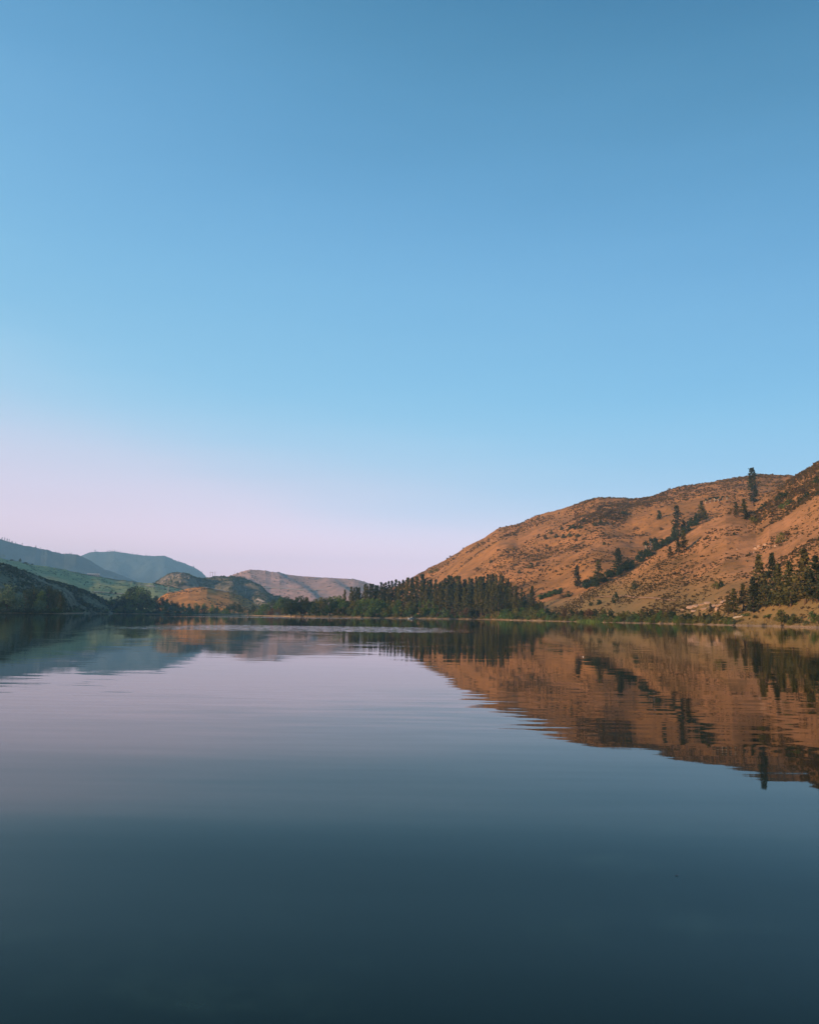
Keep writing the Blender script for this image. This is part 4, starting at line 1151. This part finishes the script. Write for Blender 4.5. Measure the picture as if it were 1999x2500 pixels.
rnd = np.random.default_rng(400)
th = rnd.uniform(float(az(1240)), float(az(2700)), 24000)
r = shore_r(th) + rnd.uniform(3.5, 12, len(th))
blades('shore_grass', th, r, rnd.uniform(0.2, 0.6, len(th)), LEAF['grass'], 'dry straw coloured grass along the right shore', 401)
th = rnd.normal(float(az(1437)), 0.006, 1300)
r = shore_r(th) + rnd.uniform(-0.3, 4, len(th))
blades('reeds', th, r, rnd.uniform(0.4, 1.2, len(th)), LEAF['lime green'], 'bright green reeds at the water on the right shore', 402)
th = rnd.uniform(float(az(700)), float(az(1240)), 9000)
r = shore_r(th) + rnd.uniform(3, 9, len(th))
blades('shore_grass', th, r, rnd.uniform(0.3, 0.9, len(th)), LEAF['grass'], 'dry grass along the far shore below the grove', 403)


rnd = np.random.default_rng(410)
n_ = 1900
th = np.concatenate([rnd.uniform(float(az(1180)), float(az(2060)), n_ - 400), rnd.uniform(float(az(560)), float(az(1180)), 400)])
r = shore_r(th) + rnd.uniform(-0.3, 5.5, n_)
P = np.stack([r * np.sin(th), r * np.cos(th), terrain(th, r)], -1)
sz = rnd.uniform(0.05, 0.16, n_) * (1 + 1.6 * (rnd.random(n_) < 0.06))
V = (IV[None] * (1 + 0.3 * rnd.uniform(-1, 1, (n_, 12, 1))) * sz[:, None, None] * np.array([1.2, 0.9, 0.6]) + P[:, None, :]).reshape(-1, 3)
F = (IF[None] + (np.arange(n_) * 12)[:, None, None]).reshape(-1, 3)
tag(link('shore_stones', make_mesh('shore_stones', V, F, M_STONE)), 'grey stones strewn along the sandy waterline', 'stones', None, 'stuff')

# ------------------------------------------------------------------ tracks on the hills
def ribbon(name, pts, width, hills, lift=0.12, n=60, mat=None):
    px = np.array([p[0] for p in pts], float); py = np.array([p[1] for p in pts], float)
    q = np.linspace(0, 1, n); s = np.linspace(0, 1, len(pts))
    ths = []; rs = []
    for x_, y_ in zip(np.interp(q, s, px), np.interp(q, s, py)):
        t_, r_ = hit(x_, y_, hills); ths.append(t_); rs.append(r_)
    rs = np.array(rs); ths = np.array(ths)
    k = np.ones(7) / 7
    rp_ = np.convolve(np.pad(rs, 3, 'edge'), k, 'valid')
    x, y = rp_ * np.sin(ths), rp_ * np.cos(ths)
    dx, dy = np.gradient(x), np.gradient(y)
    l = np.hypot(dx, dy) + 1e-6
    ox, oy = -dy / l, dx / l
    rows = []
    for w in (-0.5, 0.0, 0.5):
        xx, yy = x + ox * w * width, y + oy * w * width
        zz = terrain(np.arctan2(xx, yy), np.hypot(xx, yy), hills)
        rows.append(np.stack([xx, yy, zz + lift], -1))
    zc = np.max([rw[:, 2] for rw in rows], 0)
    for rw in rows: rw[:, 2] = 0.5 * rw[:, 2] + 0.5 * zc
    V = np.concatenate(rows)
    F = [[j * n + i_, j * n + i_ + 1, (j + 1) * n + i_ + 1, (j + 1) * n + i_] for j in range(2) for i_ in range(n - 1)]
    o = link(name, make_mesh(name, V, np.array(F), mat or M_TRACK, None, True)); o['kind'] = 'structure'
    return o


ribbon('footpath', [(1442, 1462), (1470, 1459), (1491, 1457.6), (1524, 1456.5), (1551.6, 1460), (1598, 1463), (1650, 1469)], 1.1, [H_NEAR], 0.12, mat=M_PATH)
ribbon('far_road', [(640, 1437), (690, 1440), (719, 1442), (748, 1443), (791, 1443)], 9, [H_FARHILL], 1.0)
ribbon('mound_track', [(405, 1450), (433, 1446.5), (450, 1445), (470, 1443)], 3.5, [H_MOUND], 0.35)
ribbon('mound_track', [(500, 1435), (516, 1438), (530, 1441.5), (561, 1447.5), (578, 1451.5)], 6, [H_MOUND], 0.4)
ribbon('field_track', [(170, 1395), (203, 1402.5), (240, 1408.5), (275, 1415.5), (313, 1419.5), (340, 1424)], 9, [H_FIELD], 0.4)
ribbon('field_track', [(225, 1446.5), (250, 1447), (268, 1449), (290, 1451), (322, 1450)], 8, [H_FIELD], 0.4)
ribbon('field_track', [(330, 1427), (360, 1430), (400, 1437), (425, 1440)], 12, [H_FIELD], 0.5)
ribbon('hill_track', [(626, 1466), (634, 1467.5), (646, 1471)], 5, [H_KNOLL], 0.5, 30)


# ------------------------------------------------------------------ rocks
def rock_mesh(seed, flat=0.6, sub=2):
    rnd = np.random.default_rng(seed)
    v, f = IV.copy(), IF.copy()
    for _ in range(sub):
        mid = {}; vv = list(map(tuple, v)); ff = []

        def m(a_, b_):
            k_ = (min(a_, b_), max(a_, b_))
            if k_ not in mid:
                p = np.array(vv[a_]) + np.array(vv[b_]); vv.append(tuple(p / np.linalg.norm(p))); mid[k_] = len(vv) - 1
            return mid[k_]
        for a_, b_, c_ in f:
            ab, bc, ca = m(a_, b_), m(b_, c_), m(c_, a_)
            ff += [(a_, ab, ca), (b_, bc, ab), (c_, ca, bc), (ab, bc, ca)]
        v, f = np.array(vv), np.array(ff)
    for k in range(9):                       # facet it with random cuts
        d = rnd.normal(size=3); d /= np.linalg.norm(d); c_ = rnd.uniform(0.45, 0.8)
        e_ = np.clip(v @ d - c_, 0, None)
        v = v - e_[:, None] * d
    v = v * np.array([1, 0.8, flat])
    return v, f


ROCKS = [make_mesh('rock', *rock_mesh(500 + k, (0.35, 0.6, 0.9, 0.3)[k % 4]), M_ROCK) for k in range(6)]
GROCKS = [make_mesh('grey_rock', *rock_mesh(520 + k, (0.8, 0.7, 1.0, 1.1)[k % 4]), M_GREYROCK) for k in range(4)]
RK = []
for px, py, w, kind, wh in [(1690, 1484, 30, 0, 'flat ledge'), (1702, 1480, 26, 0, 'flat ledge'), (1716, 1477, 26, 3, 'flat ledge'), (1730, 1474, 24, 0, 'flat ledge'), (1722, 1487, 28, 3, 'flat ledge'), (1745, 1480, 30, 0, 'flat ledge'), (1758, 1477, 30, 3, 'flat ledge'), (1768, 1470, 22, 0, 'flat ledge'), (1753, 1487, 22, 1, 'flat ledge'), (1667, 1490, 16, 3, 'flat ledge'), (1695, 1493, 18, 0, 'flat ledge'),
                            (1845, 1342, 12, 2, 'outcrop'), (1853, 1335, 12, 2, 'outcrop'), (1862, 1340, 10, 1, 'outcrop'), (1868, 1331, 11, 2, 'outcrop'), (1880, 1328, 10, 1, 'outcrop'), (1893, 1335, 9, 2, 'outcrop'), (1800, 1342, 8, 1, 'outcrop'), (1842, 1349, 10, 1, 'outcrop')]:
    th_, r_ = hit(px, py)
    o = link('rock', ROCKS[kind if kind < 4 else 0])
    s = w * r_ / FPX * 0.5
    o.location = pos(th_, r_, -0.1 * s)
    o.scale = (s, s, s)
    o.rotation_euler = (rng.uniform(-0.15, 0.15) + 0.15, rng.uniform(-0.2, 0.2), rng.uniform(-0.3, 0.3) - th_)
    o['category'] = 'rock'
    RK.append((px, o, wh))
KR = []
for px, py, w in [(404, 1416, 10), (411, 1410, 10), (417, 1413, 11), (424, 1408, 11), (431, 1409, 10), (437, 1411, 9), (446, 1414, 10), (452, 1411, 9), (461, 1413, 8), (441, 1420, 9), (398, 1421, 9)]:
    th_, r_ = hit(px, py)
    o = link('rock', GROCKS[rng.integers(4)])
    s = w * r_ / FPX * 0.5
    o.location = pos(th_, r_, -0.3 * s); o.scale = (s, s, s * 0.9)
    o.rotation_euler = (rng.uniform(-0.3, 0.3), rng.uniform(-0.3, 0.3), rng.uniform(0, 6))
    o['category'] = 'rock'
    KR.append((px, o, 'knoll'))

# ------------------------------------------------------------------ man-made things
M_WHITE = simple('white_paint', (0.66, 0.68, 0.70), 0.4, 0.05)
M_GREYMETAL = simple('grey_metal', (0.32, 0.34, 0.35), 0.4, 0.1)
M_DARK = simple('dark_plastic', (0.03, 0.03, 0.035), 0.5, 0.2)
M_POLE = simple('pole_wood', (0.42, 0.37, 0.32), 0.9, 0.2, 1.0)
M_CLOTH = simple('pale_cloth', (0.62, 0.60, 0.56), 0.9, 0.1)
M_SKIN = simple('skin', (0.45, 0.28, 0.2), 0.6, 0.1)
M_WALL = simple('house_wall', (0.34, 0.33, 0.30), 0.85, 0.1)
M_ROOF = simple('house_roof', (0.38, 0.38, 0.38), 0.7, 0.12)
M_GLASS, nt, b = new_mat('window_glass', 0.08); b.inputs['Base Color'].default_value = (0.03, 0.04, 0.05, 1); b.inputs['Specular IOR Level'].default_value = 0.6

# boat: open aluminium skiff heading left with its bow up
th_, te_ = pdir(1001, 1511.2)
rb = min(-CAM_H / float(te_), 430.0)
boat = link('motor_boat', None)
boat.location = (rb * math.sin(float(th_)), rb * math.cos(float(th_)), 0.0)
boat.rotation_euler = (0, R(5), R(180 + 38))     # +x is the bow
tag(boat, 'small white open motor boat crossing the far end of the lake', 'boat')
Lh, n = 3.2, 12
V = []; F = []
for k in range(n + 1):
    t = k / n
    xx = -1.6 + Lh * t
    hw = 0.72 * (1 - max(0, (t - 0.45) / 0.55) ** 2.2) + 0.015
    dk = 0.52 + 0.22 * t * t
    kl = -0.12 + 0.30 * max(0, (t - 0.6) / 0.4) ** 2
    V += [(xx, 0, kl), (xx, hw * 0.8, kl + 0.14), (xx, hw, dk), (xx, hw - 0.05 * min(1, hw * 8), dk), (xx, hw * 0.75, kl + 0.2), (xx, -hw * 0.75, kl + 0.2), (xx, -hw + 0.05 * min(1, hw * 8), dk), (xx, -hw, dk), (xx, -hw * 0.8, kl + 0.14)]
for k in range(n):
    for j in range(9):
        a_ = k * 9 + j; c_ = k * 9 + (j + 1) % 9
        F.append((a_, c_, c_ + 9, a_ + 9))
F.append(tuple(range(9))[::-1]); F.append(tuple(n * 9 + j for j in range(9)))
me = bpy.data.meshes.new('hull'); me.from_pydata(V, [], F); me.materials.append(M_WHITE); me.update()
link('hull', me, boat)
m = MB()
for xx in (-0.75, 0.15): m.box(xx - 0.13, -0.55, 0.28, xx + 0.13, 0.55, 0.33)
link('seat', m.mesh('seat', M_GREYMETAL), boat)
m = MB(); m.box(-1.86, -0.16, 0.42, -1.56, 0.16, 0.86).box(-1.78, -0.05, -0.35, -1.66, 0.05, 0.42).tube([(-1.56, 0, 0.66), (-1.15, 0.12, 0.70)], [0.025, 0.025])
link('outboard_motor', m.mesh('outboard_motor', M_DARK), boat)
m = MB(); m.tube([(1.15, 0.28, 0.68), (1.45, 0.0, 0.90), (1.15, -0.28, 0.68)], [0.02, 0.02, 0.02])
link('bow_rail', m.mesh('bow_rail', M_GREYMETAL), boat)

# the person steering at the stern, seated
sk = [(0, 0, 0.36), (0.0, 0, 0.60), (0.02, 0, 0.84), (0.03, 0, 0.95), (0.05, 0, 1.02), (0.06, 0, 1.16),
      (0.06, 0.20, 0.82), (0.10, 0.25, 0.60), (-0.18, 0.15, 0.52), (0.06, -0.20, 0.82), (0.14, -0.24, 0.60), (0.34, -0.18, 0.46),
      (0.05, 0.10, 0.36), (0.42, 0.13, 0.40), (0.44, 0.13, 0.06), (0.05, -0.10, 0.36), (0.42, -0.13, 0.40), (0.44, -0.13, 0.06)]
ed = [(0, 1), (1, 2), (2, 3), (3, 4), (4, 5), (2, 6), (6, 7), (7, 8), (2, 9), (9, 10), (10, 11), (0, 12), (12, 13), (13, 14), (0, 15), (15, 16), (16, 17)]
rad = [0.15, 0.16, 0.17, 0.07, 0.085, 0.09, 0.065, 0.05, 0.035, 0.065, 0.05, 0.035, 0.09, 0.07, 0.045, 0.09, 0.07, 0.045]
me = bpy.data.meshes.new('person'); me.from_pydata(sk, ed, []); me.materials.append(M_CLOTH)
per = link('person', me)
mod = per.modifiers.new('skin', 'SKIN')
for v_, r_ in zip(me.skin_vertices[0].data, rad): v_.radius = (r_, r_)
me.skin_vertices[0].data[0].use_root = True
per.modifiers.new('subsurf', 'SUBSURF').render_levels = 1
off = Matrix.Rotation(boat.rotation_euler.z, 3, 'Z') @ Vector((-0.98, 0, -0.03))
per.location = boat.location + off + Vector((0, 0, 0.10)); per.rotation_euler = (0, 0, boat.rotation_euler.z)
tag(per, 'person in pale clothes seated at the stern of the small white boat', 'person')
v, f = rock_mesh(600, 0.5, 1)
hat = link('hat', make_mesh('hat', v * 0.13 + np.array([0.06, 0, 1.20]), f, M_CLOTH), per)


def pole(px, top, base, name, label, arms=1, hills=None, dist=None, group=None):
    th_, r_ = hit(px, base, hills) if dist is None else (float(az(px)), dist)
    p = pos(th_, r_, -0.5)
    H = (base - top) * r_ / FPX + 0.5
    rt = link(name, None); rt.location = p; rt.rotation_euler = (0, 0, -th_)
    m = MB(); m.tube([(0, 0, 0), (0, 0, H)], [0.32, 0.24], 8)
    link('post', m.mesh('post', M_POLE), rt)
    m = MB(); m.box(-1.5, -0.30, H - 0.9, 1.5, -0.26 + 0.16, H - 0.6)
    link('crossarm', m.mesh('crossarm', M_POLE), rt)
    for k in (-1.35, 0.0, 1.35):
        m = MB(); m.tube([(k, -0.2, H - 0.6), (k, -0.2, H - 0.25)], [0.1, 0.07], 6)
        link('insulator', m.mesh('insulator', M_GREYMETAL), rt)
    tag(rt, label, 'power pole', group)
    return rt


pole(410.5, 1432, 1448, 'power_pole', 'wooden power pole at the left foot of the orange mound', group='power poles by the mound')
pole(599.5, 1439, 1452, 'power_pole', 'wooden power pole at the right end of the mound track', group='power poles by the mound')
# three-pole transmission structure on the saddle
th_, r_ = hit(519, 1412.5)
rt = link('transmission_structure', None); rt.location = pos(th_, r_, -0.5); rt.rotation_euler = (0, 0, -th_)
tag(rt, 'three tall thin poles of a power line on the saddle against the sky', 'power pole')
for k, (dx_, H) in enumerate(((-4.6, 13.5), (-0.3, 13.8), (4.3, 14.2))):
    m = MB(); m.tube([(dx_, 0, -2), (dx_, 0, H)], [0.32, 0.24], 6); link('post', m.mesh('post', M_BARK), rt)
m = MB(); m.box(-6.2, -0.55, 11.7, 0.9, -0.33, 12.1); link('crossarm', m.mesh('crossarm', M_BARK), rt)
m = MB(); m.box(2.6, -0.55, 12.6, 6.0, -0.33, 12.9); link('crossarm', m.mesh('crossarm', M_BARK), rt)


def house(px, base, wpx, hpx, name, label, depth=8, roofk=0.4, nwin=3, cat='house', hip=False):
    th_, r_ = hit(px, base)
    w = wpx * r_ / FPX; h = hpx * r_ / FPX
    hw = w / 2; wall = h * (1 - roofk)
    rt = link(name, None); rt.location = pos(th_, r_, -0.3); rt.rotation_euler = (0, 0, -th_)
    m = MB(); m.box(-hw, 0, -1, hw, depth, wall + 0.3); link('wall', m.mesh('wall', M_WALL), rt)
    m = MB()
    o_ = 0.5
    z0, z1 = wall + 0.3, h + 0.3
    V = [(-hw - o_, -o_, z0), (hw + o_, -o_, z0), (hw + o_, depth + o_, z0), (-hw - o_, depth + o_, z0), (-hw - o_, depth / 2, z1), (hw + o_, depth / 2, z1)]
    m.add(V, [(0, 1, 5, 4), (2, 3, 4, 5), (0, 4, 3), (1, 2, 5), (0, 3, 2, 1)])
    link('roof', m.mesh('roof', M_ROOF), rt)
    for k in range(nwin):
        xx = -hw + w * (k + 0.5) / nwin
        m = MB(); ww = w / nwin * 0.28
        m.box(xx - ww, -0.06, wall * 0.35, xx + ww, 0.05, wall * 0.85)
        wd = link('window', m.mesh('window', M_GLASS), rt)
        m = MB(); m.box(xx - ww - 0.1, -0.10, wall * 0.85, xx + ww + 0.1, 0.02, wall * 0.85 + 0.12).box(xx - ww - 0.1, -0.10, wall * 0.35 - 0.12, xx + ww + 0.1, 0.02, wall * 0.35)
        link('frame', m.mesh('frame', M_WHITE), wd)
    tag(rt, label, cat)
    return rt


house(228, 1407, 26, 6.5, 'long_house', 'long low pale house on the crest of the green hillside', 12, 0.45, 6)
house(618, 1491, 12, 4.5, 'lakeside_cabin', 'small pale cabin half hidden in the bushes below the knoll', 6, 0.45, 2, 'cabin')
house(877, 1493, 5, 6, 'lakeside_shed', 'tiny white shed among the bushes behind the sandy spit', 2.5, 0.35, 1, 'shed')

# mooring post, log, floats
th_ = float(az(605.7)); r_ = float(shore_r(np.array([th_]))[0]) - 3
rt = link('mooring_post', None); rt.location = (r_ * math.sin(th_), r_ * math.cos(th_), -0.3)
m = MB(); m.tube([(0, 0, -1.5), (0.05, 0, 2.6)], [0.5, 0.42], 8); link('post', m.mesh('post', M_BARK), rt)
m = MB(); m.tube([(0.05, 0, 2.55), (0.05, 0, 2.75)], [0.5, 0.45], 8); link('cap', m.mesh('cap', M_BARK), rt)
tag(rt, 'dark stubby post in the water off the pale beach', 'post')


def log(p, q, r0, name, label, cat):
    m = MB()
    p, q = Vector(p), Vector(q)
    n_ = 7
    pts = [p.lerp(q, k / (n_ - 1)) + Vector((0, 0, 0.25 * math.sin(k * 1.3))) * 0.4 for k in range(n_)]
    m.tube(pts, [r0 * (1 - 0.55 * k / (n_ - 1)) for k in range(n_)], 8)
    m.tube([pts[4], pts[4] + Vector((0.5, -0.2, 0.7))], [r0 * 0.35, r0 * 0.15], 5)
    o = link(name, m.mesh(name, M_GREYWOOD, True)); tag(o, label, cat)


t1, r1 = hit(1791, 1514); t2, r2 = hit(1817, 1507)
log(pos(t1, r1, 0.3), pos(t2, r2, 0.4), 0.38, 'driftwood_log', 'pale bleached log lying on the right bank below the pines', 'log')
t1, r1 = hit(847, 1503); b0 = pos(t1, r1 + 2, -0.3)
log(b0, b0 + Vector((1.6, 0, 5.2)), 0.32, 'leaning_trunk', 'bare pale trunk leaning among bushes behind the sandy spit', 'dead tree')
t1, r1 = hit(1372, 1512); b0 = pos(t1, r1 + 1, -0.2)
log(b0, b0 + Vector((-2.6, 0, 2.0)), 0.16, 'dead_branch', 'bare grey branch hanging over the right shore', 'dead branch')
for px, py, rr, lab in [(1423.2, 1604.5, 0.012, 'tiny white float on the open water within the hill reflection'), (1868.5, 1527.0, 0.09, 'tiny white float at the foot of the right bank')]:
    th_, te_ = pdir(px, py); r_ = -CAM_H / float(te_)
    rt = link('float', None); rt.location = (r_ * math.sin(float(th_)), r_ * math.cos(float(th_)), 0)
    v, f = rock_mesh(610, 1.0, 2)
    v = v / np.linalg.norm(v, axis=1)[:, None]
    link('ball', make_mesh('ball', v * rr * 1.3 + np.array([0, 0, rr * 0.5]), f, M_WHITE, None, True), rt)
    m = MB(); m.tube([(0, 0, rr * 1.6), (0, 0, rr * 2.4)], [rr * 0.35, rr * 0.25], 8); link('stem', m.mesh('stem', M_WHITE), rt)
    tag(rt, lab, 'float', None)
th_, te_ = pdir(1652, 2139.5); r_ = -CAM_H / float(te_)
V = [(-0.02, 0, 0.002), (-0.01, 0.008, 0.004), (-0.01, -0.008, 0.004), (0.006, 0.009, 0.006), (0.006, -0.009, 0.006), (0.02, 0, 0.012), (0, 0, 0.001), (0.03, 0.001, 0.016), (0.03, -0.001, 0.016)]
F = [(0, 6, 1), (0, 2, 6), (1, 6, 3), (2, 4, 6), (3, 6, 5), (6, 4, 5), (5, 8, 7)]
me = bpy.data.meshes.new('floating_leaf'); me.from_pydata(V, [], F); me.materials.append(M_DARK); me.update()
o = link('floating_leaf', me); o.location = (r_ * math.sin(float(th_)), r_ * math.cos(float(th_)), 0.001); o.scale = (0.45, 0.45, 0.45)
tag(o, 'tiny dark curled scrap afloat on the near water', 'debris')

# ------------------------------------------------------------------ haze: the air between here and the mountains
M_HAZE = bpy.data.materials.new('haze'); M_HAZE.use_nodes = True
nt = M_HAZE.node_tree
for n_ in list(nt.nodes):
    if n_.type != 'OUTPUT_MATERIAL': nt.nodes.remove(n_)
pv = nt.nodes.new('ShaderNodeVolumePrincipled')
pv.inputs['Color'].default_value = (0.34, 0.68, 1.0, 1)
pv.inputs['Density'].default_value = 0.000145
pv.inputs['Anisotropy'].default_value = 0.0
nt.links.new(pv.outputs[0], nt.nodes['Material Output'].inputs['Volume'])
m = MB(); m.box(-6900, -6900, -7.5, 6900, 6900, 470)
o = link('haze', m.mesh('haze', M_HAZE)); o['kind'] = 'stuff'; o['label'] = 'thin blue air between the lake and the far mountains'

# ------------------------------------------------------------------ labels
ONES = ['', 'first', 'second', 'third', 'fourth', 'fifth', 'sixth', 'seventh', 'eighth', 'ninth', 'tenth', 'eleventh', 'twelfth', 'thirteenth', 'fourteenth', 'fifteenth', 'sixteenth', 'seventeenth', 'eighteenth', 'nineteenth']
TENS = {2: 'twenty', 3: 'thirty', 4: 'forty', 5: 'fifty'}


def ordinal(n):
    if n < 20: return ONES[n]
    if n % 10 == 0: return TENS[n // 10][:-1] + 'ieth'
    return TENS[n // 10] + '-' + ONES[n % 10]


TONEW = {'needle': 'dark', 'needle lit': 'olive', 'needle far': 'hazy'}
KINDW = {'pine_tree': 'pine', 'broadleaf_tree': 'tree', 'shore_bush': 'bush', 'hill_shrub': 'shrub', 'aspen_tree': 'aspen', 'ridge_tree': 'ridge tree', 'field_tree': 'tree', 'willow_tree': 'willow'}
fam = {}
for it in ITEMS:
    if 'label' in it:
        it['o']['label'] = it['label']
    else:
        fam.setdefault((it['kind'], it['tone'], it['where']), []).append(it)
for (kind, tone, where), its in fam.items():
    its.sort(key=lambda q: q['px'])
    tn = TONEW.get(tone, tone); kw = KINDW[kind]
    for k, it in enumerate(its):
        if len(its) == 1: lab = f'{tn} {kw} {where}'
        elif len(its) == 2: lab = f'{tn} {kw} {where}, {("left", "right")[k]} of two'
        else: lab = f'{tn} {kw} {where}, {ordinal(k + 1)} from left'
        it['o']['label'] = lab
for lst, base in ((RK, None), (KR, 'grey crag')):
    for wh in sorted(set(w for _, _, w in lst)):
        sub = sorted([q for q in lst if q[2] == wh], key=lambda q: q[0])
        for k, (px, o, _) in enumerate(sub):
            if wh == 'flat ledge':
                o['label'] = f'flat pale rock slab low on the right slope, {ordinal(k + 1)} from left'; o['group'] = 'pale rock ledges'
            elif wh == 'outcrop':
                o['label'] = f'pinkish rock of the outcrop above the right pines, {ordinal(k + 1)} from left'; o['group'] = 'outcrop rocks'
            else:
                o['label'] = f'grey rock on the cliff of the dark knoll, {ordinal(k + 1)} from left'; o['group'] = 'knoll rocks'
